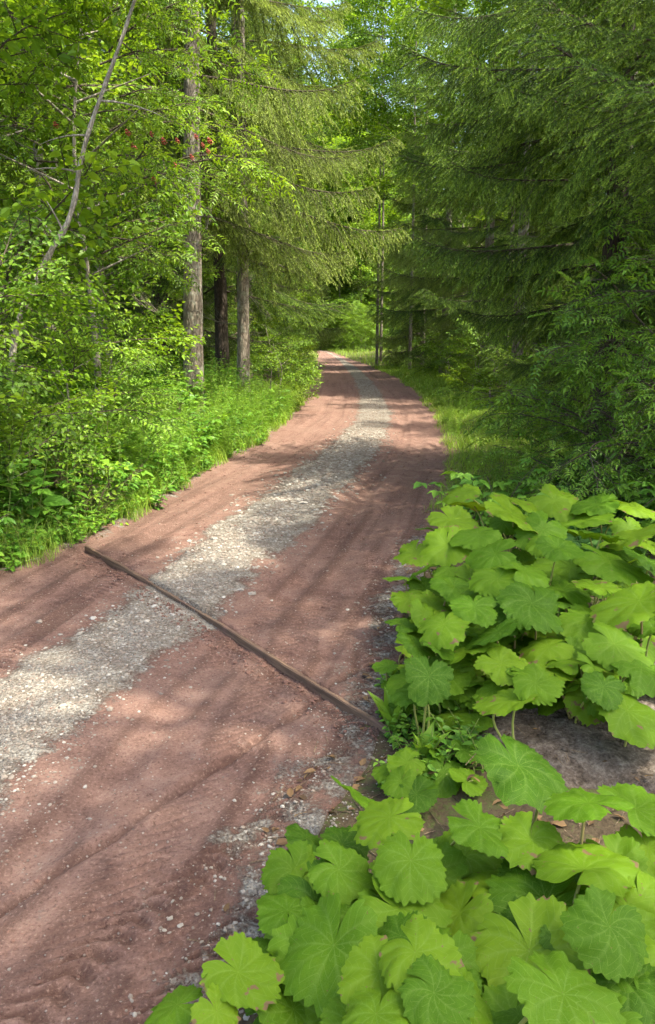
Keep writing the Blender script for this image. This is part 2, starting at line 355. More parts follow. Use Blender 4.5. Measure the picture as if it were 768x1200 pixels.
def smooth_interp(y, X):
    y = np.asarray(y, float)
    return (np.interp(y - 0.6, YK, X) + np.interp(y, YK, X) * 2 + np.interp(y + 0.6, YK, X)) / 4
road_L = lambda y: smooth_interp(y, LX)
road_R = lambda y: smooth_interp(y, RX)
BOARD_A = on_z(103, 641, 0.02); BOARD_B = on_z(464, 857, 0.02)
_bd = (BOARD_B - BOARD_A)[:2]; BOARD_LEN = float(np.linalg.norm(_bd)); BD = _bd / BOARD_LEN
BN = np.array([-BD[1], BD[0]])           # far side of the board
if BN[1] < 0: BN = -BN
def board_uv(x, y):
    dx = np.asarray(x) - BOARD_A[0]; dy = np.asarray(y) - BOARD_A[1]
    u = dx * BD[0] + dy * BD[1]; v = dx * BN[0] + dy * BN[1]
    return u, v - 0.022 * np.sin(u / BOARD_LEN * np.pi * 1.3)

def ground_z(x, y):
    x = np.asarray(x, float); y = np.asarray(y, float)
    dl = road_L(y) - x; dr = x - road_R(y)
    h = 0.30 * sstep(0.0, 1.6, dl) + 0.55 * sstep(1.5, 6, dl) + 0.04 * np.maximum(dl - 5, 0)
    h = h + 0.05 * sstep(0.05, 0.6, dr) + 0.25 * sstep(1.5, 6, dr) + 0.03 * np.maximum(dr - 5, 0)
    off = sstep(0.0, 0.8, np.maximum(dl, dr))
    h = h + off * (0.16 * fbm(x * 0.7, y * 0.7, 4) + 0.05 * fbm(x * 6, y * 6, 2))
    h = h + 0.30 * np.maximum(y - 118, 0) * sstep(118, 150, y) * sstep(330, 250, y)
    inside = (dl < 0) & (dr < 0) & (y < 117)
    return np.where(inside, -0.07 * sstep(0.0, 0.25, np.minimum(-dl, -dr)) , h)

def grid_mesh(name, X, Y, Z, mats, extra=None):
    nr, nc = X.shape; v = np.stack([X, Y, Z], -1).reshape(-1, 3)
    i = (np.arange(nr - 1)[:, None] * nc + np.arange(nc - 1)[None]).ravel()
    f = np.concatenate([np.stack([i, i + 1, i + nc + 1], -1), np.stack([i, i + nc + 1, i + nc], -1)])
    return tri_mesh(name, v, f, np.full(len(v), 0.5), np.zeros(len(f)), mats, True, {k: a.ravel() for k, a in (extra or {}).items()})

xs = np.concatenate([-np.geomspace(160, 8, 30)[:-1], np.arange(-8, 8, 0.1), np.geomspace(8, 160, 30)])
ys = np.concatenate([-np.geomspace(60, 3, 12)[:-1], np.arange(-3, 26, 0.125), np.geomspace(26, 320, 90)])
X, Y = np.meshgrid(xs, ys)
tag(link('ground', grid_mesh('ground', X, Y, ground_z(X, Y), [M_GROUND])), kind='structure')

# road sheet with ruts, tyre treads, raised gravel middle and the step at the board
def px_line(pts):
    w = np.array([on_z(a, b)[:2] for a, b in pts]); return w[np.argsort(w[:, 1])]
RUT = px_line([(-120, 1140), (0, 1065), (130, 985), (240, 905), (330, 845), (420, 790)])
TREAD = px_line([(-60, 1260), (60, 1165), (180, 1060), (330, 950), (400, 880), (440, 800), (455, 740)])
TREAD2 = px_line([(-300, 1000), (-100, 870), (20, 760), (120, 690), (200, 640), (270, 585), (330, 530)])
TREAD3 = TREAD + np.array([0.34, 0.0])
def road_detail(x, y):
    L = road_L(y); Rr = road_R(y); ga = smooth_interp(y, GA); gb = smooth_interp(y, GB)
    gc = (ga + gb) / 2; gw = (gb - ga) / 2
    q = np.abs(x - gc) / gw
    wob = 0.75 * fbm(x * 1.6, y * 1.6, 5)
    grav = 1 - sstep(0.55, 1.3, q + wob)
    sh = sstep(0.30, 0.02, Rr - x + 0.5 * fbm(x * 3, y * 3, 3)) * sstep(9, 5, y) * 0.5     # gritty right shoulder
    shl = sstep(0.16, 0.0, x - L + 0.3 * fbm(x * 3, y * 3, 3)) * 0.45
    grav = np.maximum(grav, np.maximum(sh, shl))
    z = 0.010 + 0.018 * (1 - sstep(0.5, 1.5, q))
    z = z + 0.028 * fbm(x * 1.4, y * 1.4, 3) + 0.013 * fbm(x * 8, y * 8, 4) * (1.4 - 0.8 * sstep(0.3, 0.6, vnoise(x * 1.1, y * 1.1)))
    # wheel tracks: lateral distance right of the gravel edge
    d = x - gb; dl = ga - x
    near = sstep(11, 6, y); darken = np.zeros_like(x)
    for dd, c, w, amp in ((d, 0.30, 0.10, 0.022), (d, 0.62, 0.12, 0.014), (d, 0.90, 0.05, 0.006), (dl, 0.42, 0.13, 0.018), (dl, 0.80, 0.12, 0.014)):
        cc = c + 0.05 * np.sin(y * 0.9 + c * 9)
        k = np.exp(-((dd - cc) / w) ** 2)
        edge = np.exp(-((np.abs(dd - cc) - 1.15 * w) / (0.35 * w)) ** 2)
        tread = (0.5 + 0.5 * np.sign(np.sin((y + np.abs(dd - cc) * 0.9) * 2 * np.pi / 0.062))) * k * sstep(0.42, 0.6, vnoise(x * 1.3 + c * 7, y * 0.9))
        z = z - amp * k + 0.35 * amp * edge * (0.4 + vnoise(x * 4, y * 4)) + near * 0.012 * (tread - 0.5 * k * 0.6)
        darken = darken + 0.6 * tread * near + 0.7 * edge * (vnoise(x * 5 + 3, y * 1.5) > 0.35) * near + 0.35 * k * sstep(0.45, 0.7, vnoise(x * 0.8 + 9, y * 0.5 + c))
    # the sharp rut and the tractor tread pressed into the near wheel track
    rx = np.interp(y, RUT[:, 1], RUT[:, 0]); k = np.exp(-((x - rx) / 0.022) ** 2) * sstep(1.3, 1.6, y) * sstep(4.4, 3.6, y); kk = np.exp(-((x - rx + 0.05) / 0.03) ** 2) * sstep(4.4, 3.6, y)
    z = z - 0.018 * k * (0.5 + vnoise(x * 3, y * 6)) + 0.010 * kk * vnoise(x * 9, y * 12); darken = darken + 0.9 * k
    for T_, tw_, pw in ((TREAD, 0.085, 0.064), (TREAD2, 0.08, 0.064), (TREAD3, 0.07, 0.06)):
        tx = np.interp(y, T_[:, 1], T_[:, 0]); dd = x - tx; k = sstep(tw_, tw_ * 0.8, np.abs(dd)) * sstep(6.5, 5.4, y)
        bar = sstep(-0.2, 0.4, np.sin((y + np.abs(dd) * 0.5) * 2 * np.pi / pw + 2.5 * fbm(x * 5, y * 5, 2))) * sstep(0.25, 0.5, vnoise(x * 2.5, y * 2.0 + 5))
        z = z - 0.008 * k + 0.018 * k * bar; darken = darken + 1.0 * k * (1 - bar)
    strk = fbm((x - gc) * 13, y * 0.45, 4); z = z + 0.004 * strk * (1 - grav); darken = darken + 0.45 * sstep(0.06, 0.28, strk) * (1 - grav)
    u, v = board_uv(x, y)
    on = sstep(-0.25, 0.05, u) * sstep(BOARD_LEN + 0.25, BOARD_LEN - 0.05, u)
    z = z + on * np.where(v > 0, 0.024 * np.exp(-np.maximum(v, 0) / 0.55), -0.026 * np.exp(-np.maximum(-v, 0) / 0.32))
    crumb = on * np.exp(-((v + 0.11) / 0.05) ** 2) * (0.012 + 0.035 * np.maximum(fbm(x * 11, y * 11, 3), 0))
    z = z + crumb * (grav < 0.5)
    darken = darken + on * np.exp(-((v + 0.09) / 0.05) ** 2) * 0.9  # darker strip on the near side of the board
    rough_edge = sstep(0.12, 0.0, np.minimum(x - L, Rr - x))
    z = z * (1 - 0.5 * rough_edge) + rough_edge * 0.012
    return z, np.clip(grav, 0, 1), np.clip(darken, 0, 1)
yy = [0.3]
while yy[-1] < 116: yy.append(yy[-1] + (0.010 if yy[-1] < 5.2 else 0.012 * (yy[-1] / 5.2) ** 2.1))
yy = np.minimum(np.array(yy), 117)
tt = np.linspace(0, 1, 200)
Yg, Tg = np.meshgrid(yy, tt, indexing='ij')
edgeL = road_L(yy) - 0.10 + 0.16 * fbm(yy * 1.7, yy * 0 + 2.0, 4); edgeR = road_R(yy) + 0.10 + 0.18 * fbm(yy * 1.7, yy * 0 + 7.0, 4)
Xg = edgeL[:, None] * (1 - Tg) + edgeR[:, None] * Tg
Zg, Gg, Wg = road_detail(Xg, Yg)
Zg[:, 0] = -0.12; Zg[:, -1] = -0.12
tag(link('road', grid_mesh('road', Xg, Yg, Zg, [M_ROAD], {'grav': Gg, 'darken': Wg})), kind='structure')
def surf_z(x, y):
    x = np.asarray(x, float); y = np.asarray(y, float)
    z, g, w = road_detail(x, y); ins = (x > road_L(y)) & (x < road_R(y)); return np.where(ins, z, ground_z(x, y))

# bare soil patch between the butterbur clumps: low mound of loose grey soil
c0 = on_z(690, 855)
sx, sy = np.meshgrid(np.linspace(-1, 1, 90), np.linspace(-1, 1, 90))
SXw = c0[0] + 0.15 + sx * 1.0; SYw = c0[1] + 0.02 + sy * 0.75
rr = np.sqrt((sx * 1.0) ** 2 + sy ** 2) + 0.5 * fbm(SXw * 3, SYw * 3, 3)
SZ = ground_z(SXw, SYw) + 0.10 * (1 - sstep(0.45, 1.0, rr)) + 0.09 * fbm(SXw * 7, SYw * 7, 4) * (1 - sstep(0.6, 1.0, rr)) - 0.05 * sstep(0.75, 1.0, rr) - 0.01
SOILXY = (SXw, SYw, SZ, rr)
tag(link('bare_soil', grid_mesh('bare_soil', SXw, SYw, SZ, [M_SOIL])), kind='structure')

# ------------------------------------------------------------------ gravel stones (uncountable) and soil crumbs
ICO_V = []
_t = (1 + 5 ** 0.5) / 2
ICO = unit(np.array([(-1, _t, 0), (1, _t, 0), (-1, -_t, 0), (1, -_t, 0), (0, -1, _t), (0, 1, _t), (0, -1, -_t), (0, 1, -_t), (_t, 0, -1), (_t, 0, 1), (-_t, 0, -1), (-_t, 0, 1)], float))
ICOF = np.array([(0, 11, 5), (0, 5, 1), (0, 1, 7), (0, 7, 10), (0, 10, 11), (1, 5, 9), (5, 11, 4), (11, 10, 2), (10, 7, 6), (7, 1, 8), (3, 9, 4), (3, 4, 2), (3, 2, 6), (3, 6, 8), (3, 8, 9), (4, 9, 5), (2, 4, 11), (6, 2, 10), (8, 6, 7), (9, 8, 1)])
def stones(P, S, a):
    n = len(P); k = 1 + 0.5 * (rng.random((n, 12, 1)) - 0.5)
    ax = S[:, None] * np.stack([0.7 + 0.6 * rng.random(n), 0.7 + 0.6 * rng.random(n), 0.4 + 0.35 * rng.random(n)], -1)
    v = ICO[None] * k * ax[:, None]
    th = rng.random(n) * 6.283; c, s = np.cos(th)[:, None], np.sin(th)[:, None]
    v = np.stack([v[..., 0] * c - v[..., 1] * s, v[..., 0] * s + v[..., 1] * c, v[..., 2]], -1) + P[:, None]
    f = ICOF[None] + (np.arange(n) * 12)[:, None, None]
    return v.reshape(-1, 3), f.reshape(-1, 3), np.repeat(a, 12)
mb = MB()
def scatter_stones(n, y0, y1, xf, s0, s1, a0, a1):
    y = y0 * (y1 / y0) ** rng.random(n); x = xf(y, rng.random(n))
    s = (s0 + (s1 - s0) * rng.random(n) ** 3) * np.clip(y / 4, 0.9, 2.5)
    u, v = board_uv(x, y); k = ~((np.abs(v) < 0.045) & (u > -0.05) & (u < BOARD_LEN + 0.05)); x, y, s = x[k], y[k], s[k]; n = len(x)
    z = surf_z(x, y) + s * 0.12
    mb.add(*stones(np.stack([x, y, z], -1), s, a0 + (a1 - a0) * rng.random(n) ** 1.6))
gmid = lambda y, r: smooth_interp(y, GA) + (smooth_interp(y, GB) - smooth_interp(y, GA)) * np.clip(0.5 + 0.27 * np.sqrt(-2 * np.log(np.maximum(r, 1e-6))) * np.cos(rng.random(len(r)) * 6.28), -0.6, 1.6)
scatter_stones(14000, 2.2, 14, gmid, 0.0032, 0.0115, 0.15, 0.92)
scatter_stones(5500, 11, 32, gmid, 0.0035, 0.009, 0.1, 0.85)
scatter_stones(420, 2.2, 9, gmid, 0.009, 0.02, 0.3, 1.0)
scatter_stones(2600, 1.4, 6.5, lambda y, r: road_R(y) - 0.34 * r ** 1.6 + 0.3 * rng.random(len(r)), 0.003, 0.011, 0.2, 0.9)
scatter_stones(2600, 1.4, 12, lambda y, r: road_L(y) + (road_R(y) - road_L(y)) * r, 0.0016, 0.006, 0.0, 0.4)
tag(link('gravel', mb.mesh('gravel', [M_STONE])), 'pale grey loose gravel along the middle and right edge of the road', 'gravel', kind='stuff')
mb = MB()
n = 7500; y = 1.4 * (13 / 1.4) ** rng.random(n); x = road_L(y) + (road_R(y) + 0.3 - road_L(y)) * rng.random(n)
k = (vnoise(x * 2.3 + 8, y * 2.3) + 0.5 * vnoise(x * 7, y * 7)) > 0.72; x = x[k]; y = y[k]; n = len(x)
s = (0.0016 + 0.0075 * rng.random(n) ** 4) * np.clip(y / 4, 0.9, 2.0)
mb.add(*stones(np.stack([x, y, surf_z(x, y) + s * 0.1], -1), s, rng.random(n)))
ii = rng.integers(0, 90, 2600); jj = rng.integers(0, 90, 2600); k = SOILXY[3][ii, jj] < 0.95; ii = ii[k]; jj = jj[k]; n = len(ii)
s = 0.002 + 0.012 * rng.random(n) ** 4; soilP = np.stack([SOILXY[0][ii, jj] + 0.02 * rng.random(n), SOILXY[1][ii, jj] + 0.02 * rng.random(n), SOILXY[2][ii, jj] + s * 0.2], -1)
sm = MB(); sm.add(*stones(soilP, s, rng.random(n))); tag(link('soil_lumps', sm.mesh('soil_lumps', [M_SOIL])), 'loose grey lumps lying on the bare soil patch', 'soil', kind='stuff')
n = 900; u = rng.random(n) * BOARD_LEN; v = -0.05 - 0.16 * rng.random(n) ** 1.5
x = BOARD_A[0] + BD[0] * u + BN[0] * v; y = BOARD_A[1] + BD[1] * u + BN[1] * v
s = 0.003 + 0.011 * rng.random(n) ** 2
mb.add(*stones(np.stack([x, y, surf_z(x, y) + s * 0.2], -1), s, rng.random(n) * 0.25))
M_CRUMB = soil_mat('soil_crumbs', [(0.35, (0.075, 0.04, 0.032)), (0.65, (0.19, 0.105, 0.083))], 12, 60, 0.004)
tag(link('soil_crumbs', mb.mesh('soil_crumbs', [M_CRUMB])), 'loose red soil crumbs on the road and along the board', 'soil', kind='stuff')

# ------------------------------------------------------------------ the board across the road
n = 70; us = np.linspace(-0.03, BOARD_LEN + 0.03, n)
cen = 0.022 * np.sin(us / BOARD_LEN * np.pi * 1.3)
top = 0.029 + 0.006 * fbm(us * 2.0, us * 0 + 3, 3) + 0.006 * fbm(us * 13, us * 0 + 5, 3)
th = 0.013 + 0.004 * fbm(us * 5, us * 0 + 9, 2)
prof = []
for k in range(n):
    b = 0.005
    sec = [(-th[k], -0.16), (-th[k] + 0.004 * fbm(us[k] * 8, 2.0, 2), top[k] - b), (-th[k] + b, top[k]), (th[k] - b, top[k] + 0.003 * fbm(us[k] * 9, 8.0, 2)), (th[k], top[k] - b), (th[k], -0.16)]
    prof.append([(us[k], cen[k] + p[0], p[1]) for p in sec])
prof = np.array(prof); v = prof.reshape(-1, 3); f = []
for k in range(n - 1):
    for j in range(5):
        a = k * 6 + j; f += [(a, a + 1, a + 7), (a, a + 7, a + 6)]
f += [(0, 5 - j, 4 - j) for j in range(0, 4)] + [((n - 1) * 6, (n - 1) * 6 + j, (n - 1) * 6 + j + 1) for j in range(1, 5)]
bm = MB(); bm.add(v, np.array(f)); me = bm.mesh('drainage_board', [M_WOOD])
o = link('drainage_board', me)
o.matrix_world = Matrix(((BD[0], BN[0], 0, BOARD_A[0]), (BD[1], BN[1], 0, BOARD_A[1]), (0, 0, 1, 0), (0, 0, 0, 1)))
tag(o, 'weathered wooden board set on edge diagonally across the dirt road', 'board')

# ------------------------------------------------------------------ branch templates
def spruce_bough(L=2.6, seed=0, n2=46, droop=0.22, dens=300, bare=0.12, nl=0.023, nw=0.0052, hang=0.35, light=0.0):
    global rng
    keep = rng; rng = np.random.default_rng(seed)
    mb = MB(); tw = MB()
    x = np.linspace(0, L, 14); s = x / L
    ax = np.stack([x, 0.10 * L * np.sin(s * 2 + seed) * s, L * (-droop * s - 0.16 * s ** 2 + 0.22 * s ** 4)], -1)
    tube(tw, ax, np.linspace(0.022, 0.004, 14) * L / 2.6, 5, 0.4, 1)
    shoots = [(ax[6:], 0.75)]
    for k in range(int(12 * L)):                       # short shoots clothing the top of the main stem
        p, d = along(ax, np.array([0.2 + 0.8 * rng.random()])); g = unit(d[0] * 0.8 + np.array([0, 0.7 * rng.normal(), 0.35 + 0.3 * rng.random()]))
        tt = np.linspace(0, 1, 4)[:, None]; l3 = 0.08 + 0.1 * rng.random(); shoots.append((p + g * l3 * tt - np.array([0, 0, 0.4]) * l3 * tt ** 2, 0.9))
    for k in range(n2):
        u = bare + (1 - bare) * (k + rng.random() * 0.6) / n2
        p, d = along(ax, np.array([u])); p = p[0]; d = d[0]
        side = 1 if k % 2 else -1
        l2 = L * (0.36 * (1 - u) ** 0.75 + 0.06) * (0.7 + 0.5 * rng.random()) * (0.6 + 0.4 * min(1, u / 0.35))
        az = R(58 + 14 * rng.normal()) * (1 - 0.3 * u)
        dd = unit(d * math.cos(az) + np.array([0, side * math.sin(az), 0]) + np.array([0, 0, 0.05 * rng.normal()]))
        t = np.linspace(0, 1, 7)[:, None]
        pts = p + dd * l2 * t + np.array([0, 0, -1.0]) * (hang * 1.25 * l2 * t ** 1.6)
        tube(tw, pts, np.linspace(0.006, 0.002, 7), 3, 0.4, 1, cap=False)
        shoots.append((pts, 0.55 + 0.45 * u))
        n3 = max(3, int(l2 / 0.034))
        for j in range(n3):
            w = 0.12 + 0.86 * (j + 0.5 * rng.random()) / n3
            q, e = along(pts, np.array([w])); q = q[0]; e = e[0]
            l3 = (0.05 + 0.10 * rng.random() + 0.10 * (rng.random() < 0.25)) * (1.2 - 0.7 * w)
            sd = 1 if j % 2 else -1
            lat = unit(np.cross(e, [0, 0, 1]) + 0.15 * rng.normal(size=3)) * sd
            g = unit(e * 0.75 + lat * 0.65 + np.array([0, 0, -hang * (0.2 + 0.9 * rng.random())]))
            tt = np.linspace(0, 1, 4)[:, None]
            pp = q + g * l3 * tt + np.array([0, 0, -1]) * l3 * 0.5 * hang * tt ** 2
            shoots.append((pp, 0.75 + 0.5 * w))
    for pts, b in shoots:
        ln = np.linalg.norm(np.diff(pts, axis=0), axis=1).sum(); n = max(6, int(ln * dens))
        u = rng.random(n); P, D = along(pts, u)
        pr = unit(np.cross(D, rng.normal(size=(n, 3))))
        ND = D * 0.75 + pr * 0.62 + np.array([0, 0, 0.12])
        so = 0.16 * rng.normal()
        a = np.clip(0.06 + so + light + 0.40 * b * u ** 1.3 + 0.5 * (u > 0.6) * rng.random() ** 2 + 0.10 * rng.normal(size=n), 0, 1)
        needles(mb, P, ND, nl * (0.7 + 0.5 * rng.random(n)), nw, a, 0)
    v, f, a, m = tw.arrays(); mb.add(v, f, a, 1)
    rng = keep
    return mb.arrays()
def dead_bough(L=1.6, seed=0):
    global rng
    keep = rng; rng = np.random.default_rng(seed); mb = MB()
    x = np.linspace(0, L, 10); s = x / L
    ax = np.stack([x, 0.12 * L * np.sin(s * 3 + seed), L * (-0.1 * s - 0.22 * s ** 2)], -1)
    tube(mb, ax, np.linspace(0.014, 0.003, 10), 5)
    for k in range(16):
        u = 0.25 + 0.75 * k / 16; p, d = along(ax, np.array([u])); l = L * 0.42 * (1.1 - u) * (0.5 + rng.random())
        g = unit(d[0] * 0.8 + np.array([0, 0.8 * (1 if k % 2 else -1), -0.5 * rng.random()])); t = np.linspace(0, 1, 6)[:, None]
        pts = p + g * l * t + np.array([0, 0, -1]) * 0.3 * l * t ** 2; tube(mb, pts, np.linspace(0.005, 0.0016, 6), 3, cap=False)
        for j in range(3):
            q, e = along(pts, np.array([0.3 + 0.22 * j])); h = unit(e[0] + rng.normal(size=3) * 0.6); tube(mb, q + h * l * 0.3 * np.linspace(0, 1, 4)[:, None], [0.002] * 4, 3, cap=False)
    rng = keep
    return mb.arrays()
def leaf_branch(L=1.5, seed=0, n2=11, ll=0.075, lw=0.5, compound=0, shape=LEAF8, per=0.055, spreadz=0.25, gravity=0.18):
    """broadleaf branch along +X: side twigs carrying leaves (compound > 0: feather leaves with that many pairs)"""
    global rng
    keep = rng; rng = np.random.default_rng(seed); mb = MB(); tw = MB()
    x = np.linspace(0, L, 10); s = x / L
    ax = np.stack([x, 0.10 * L * np.sin(s * 4 + seed), L * (0.18 * s - gravity * s ** 2)], -1)
    tube(tw, ax, np.linspace(0.013, 0.003, 10), 5, 0.4, 1)
    sh = [(ax[4:], 1.0)]
    for k in range(n2):
        u = 0.12 + 0.85 * k / n2; p, d = along(ax, np.array([u])); l = L * (0.5 * (1 - u) + 0.14) * (0.7 + 0.6 * rng.random())
        sd = 1 if k % 2 else -1
        g = unit(d[0] * 0.8 + np.array([0, sd * (0.5 + 0.5 * rng.random()), spreadz * rng.normal()])); t = np.linspace(0, 1, 6)[:, None]
        pts = p + g * l * t + np.array([0, 0, -1]) * gravity * l * t ** 2
        tube(tw, pts, np.linspace(0.005, 0.0018, 6), 3, 0.4, 1, cap=False); sh.append((pts, 1.0))
        if l > 0.35:
            for j in range(3):
                q, e = along(pts, np.array([0.25 + 0.25 * j])); h = unit(e[0] + rng.normal(size=3) * np.array([.7, .7, .35])); l3 = l * (0.3 + 0.3 * rng.random())
                pp = q + h * l3 * np.linspace(0, 1, 4)[:, None]; tube(tw, pp, [0.002] * 4, 3, 0.4, 1, cap=False); sh.append((pp, 1.0))
    for pts, b in sh:
        ln = np.linalg.norm(np.diff(pts, axis=0), axis=1).sum(); n = max(2, int(ln / per))
        u = np.clip((np.arange(n) + 0.6) / n + 0.1 * rng.normal(size=n) / n, 0.05, 1); P, D = along(pts, u)
        sd = np.where(np.arange(n) % 2 == 0, 1, -1)[:, None]
        lat = unit(np.cross(D, [0, 0, 1])) * sd
        LD = unit(D * (0.45 + 0.5 * (u > .93))[:, None] + lat * (0.85 * (u <= .93) + .1)[:, None] + rng.normal(size=(n, 3)) * 0.25 + np.array([0, 0, -0.22]))
        NN = unit(np.array([0, 0, 1.0]) + rng.normal(size=(n, 3)) * 0.35)
        a = np.clip(0.5 + 0.22 * rng.normal(size=n), 0, 1); Ls = ll * (0.65 + 0.6 * rng.random(n))
        if not compound:
            leaves(mb, P + LD * 0.012, LD, NN, Ls, Ls * lw, a, 0, shape)
        else:
            for i in range(n):
                leaf_len = Ls[i] * (compound * 0.55 + 0.8); t = np.linspace(0, 1, 5)[:, None]
                rach = P[i] + LD[i] * leaf_len * t + np.array([0, 0, -1]) * 0.22 * leaf_len * t ** 2
                tube(tw, rach, [0.0016] * 5, 3, 0.6, 1, cap=False)
                w = (np.arange(compound) + 1) / (compound + 0.3); w = np.repeat(w, 2); q, e = along(rach, w)
                ss = np.tile([1, -1], compound)[:, None]; lt = unit(np.cross(e, NN[i])) * ss
                dd = np.concatenate([unit(e * 0.45 + lt + np.array([0, 0, -0.12])), unit(e[-1:])]); qq = np.concatenate([q, rach[-1:]])
                lz = Ls[i] * (1 - 0.25 * np.abs(np.concatenate([w, [0.6]]) - 0.55)) * (0.9 + 0.2 * rng.random(len(qq)))
                leaves(mb, qq, dd, NN[i] + rng.normal(size=(len(qq), 3)) * 0.15, lz, lz * lw, np.clip(a[i] + 0.06 * rng.normal(size=len(qq)), 0, 1), 0, shape)
    v, f, a, m = tw.arrays(); mb.add(v, f, a, 1)
    rng = keep
    return mb.arrays()
def mesh_of(arr, name, mats, smooth=False): return tri_mesh(name, *arr, mats, smooth)

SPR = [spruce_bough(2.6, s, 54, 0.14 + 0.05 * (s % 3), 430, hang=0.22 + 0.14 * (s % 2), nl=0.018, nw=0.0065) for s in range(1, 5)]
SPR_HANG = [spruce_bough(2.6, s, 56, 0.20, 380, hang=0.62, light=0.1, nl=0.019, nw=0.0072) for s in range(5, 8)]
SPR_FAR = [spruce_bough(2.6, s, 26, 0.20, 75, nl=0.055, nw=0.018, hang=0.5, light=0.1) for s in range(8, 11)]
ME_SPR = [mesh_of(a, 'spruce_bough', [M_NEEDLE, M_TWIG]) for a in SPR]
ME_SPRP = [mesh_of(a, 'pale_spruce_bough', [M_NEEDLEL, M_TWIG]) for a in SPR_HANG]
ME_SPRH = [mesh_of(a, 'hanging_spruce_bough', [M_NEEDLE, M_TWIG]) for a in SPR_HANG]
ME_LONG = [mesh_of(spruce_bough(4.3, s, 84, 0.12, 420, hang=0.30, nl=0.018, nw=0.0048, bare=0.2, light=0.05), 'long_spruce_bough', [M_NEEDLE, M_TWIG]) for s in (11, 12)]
ME_DEAD = [mesh_of(dead_bough(1.6, s), 'dead_bough', [M_DEADW]) for s in (1, 2, 3)]
BR_A = [leaf_branch(1.5, s, 11, 0.092, 0.62) for s in (21, 22, 23)]
BR_B = [leaf_branch(1.5, s, 9, 0.095, 0.42, compound=0, per=0.05) for s in (31, 32)]
BR_C = [leaf_branch(1.3, s, 6, 0.066, 0.36, compound=4, per=0.16, gravity=0.3) for s in (41, 42, 43)]
BR_F = [leaf_branch(1.9, s, 9, 0.13, 0.75, shape=LEAF4, per=0.085) for s in (51, 52)]
ME_A = [mesh_of(a, 'leafy_branch', [M_LEAF, M_TWIG]) for a in BR_A]
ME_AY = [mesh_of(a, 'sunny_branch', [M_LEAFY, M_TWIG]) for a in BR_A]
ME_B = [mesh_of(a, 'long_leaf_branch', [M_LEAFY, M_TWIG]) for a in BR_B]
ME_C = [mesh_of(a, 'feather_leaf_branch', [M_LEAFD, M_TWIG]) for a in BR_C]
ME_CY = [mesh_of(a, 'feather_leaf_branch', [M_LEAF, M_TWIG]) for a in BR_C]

def pose(loc, az, pitch, roll, s):
    return Matrix.Translation(loc) @ Matrix.Rotation(az, 4, 'Z') @ Matrix.Rotation(-pitch, 4, 'Y') @ Matrix.Rotation(roll, 4, 'X') @ Matrix.Scale(s, 4)
def np_pose(arr, M):
    M = np.array(M); return arr @ M[:3, :3].T + M[:3, 3]

def trunk_path(h, lean=(0, 0), wob=0.05, n=16):
    t = np.linspace(0, 1, n); ph = rng.random(2) * 6
    return np.stack([lean[0] * t + wob * np.sin(t * 7 + ph[0]) * t, lean[1] * t + wob * np.sin(t * 6 + ph[1]) * t, h * t], -1)
def make_trunk(root, h, r, mat, lean=(0, 0), wob=0.05, sides=14):
    p = trunk_path(h, lean, wob, 26); t = np.linspace(0, 1, 26)
    rad = r * (1 - 0.85 * t) * (1 + 0.5 * np.exp(-t * h / 0.35)); p0 = p.copy(); p0[0, 2] = -0.25
    mb = MB(); tube(mb, p0, rad, sides, 0.5, 0, bump=0.10); link('trunk', mb.mesh('trunk', [mat], True), root)
    return p

TREES = []
def tree_root(name, x, y, label, cat, group):
    z = float(ground_z(x, y)); o = empty(name, (x, y, z)); tag(o, label, cat, group); TREES.append((o, x, y)); return o

def spruce(x, y, h, r, z0, length, boughs, n, label, group='spruce trees along the road', lean=(0, 0), barkm=None, dead=6, pitch0=0.0, skip=None, dead_z=(1.2, 4), lenf=None, extra=()):
    o = tree_root('spruce_tree', x, y, label, 'tree', group); p = make_trunk(o, h, r, barkm or M_BARK, lean)
    cr = empty('crown', (0, 0, 0), o)
    for k in range(n):
        t = ((k + 0.5) / n) ** 1.15; z = z0 + (h - z0) * t * 0.98; q, _ = along(p, np.array([z / h]))
        az = k * 2.39996 + 0.5 * rng.normal(); ln = length * (1 - t) ** 0.8 + 0.25
        if lenf: ln = lenf(z) * min(1.0, 1.6 * (1 - t) + 0.1)
        if skip and skip(az % 6.2832, z): continue
        s = ln / 2.6 * (0.85 + 0.3 * rng.random())
        M = pose(Vector(q[0]), az, pitch0 + R(18) * t * 2 + R(6) * rng.normal(), R(6) * rng.normal(), s)
        link('bough', boughs[k % len(boughs)], cr, mat=M)
    for (z, az, ln, pt) in extra:
        q, _ = along(p, np.array([z / h])); link('bough', ME_LONG[int(ln * 10) % 2], cr, mat=pose(Vector(q[0]), az, pt, 0, ln / 4.3))
    for k in range(dead):
        z = dead_z[0] + (dead_z[1] - dead_z[0]) * rng.random(); q, _ = along(p, np.array([z / h]))
        link('dead_bough', ME_DEAD[k % 3], cr, mat=pose(Vector(q[0]), rng.random() * 6.28, R(-5), rng.random() * 6, 0.5 + 0.5 * rng.random()))
    return o
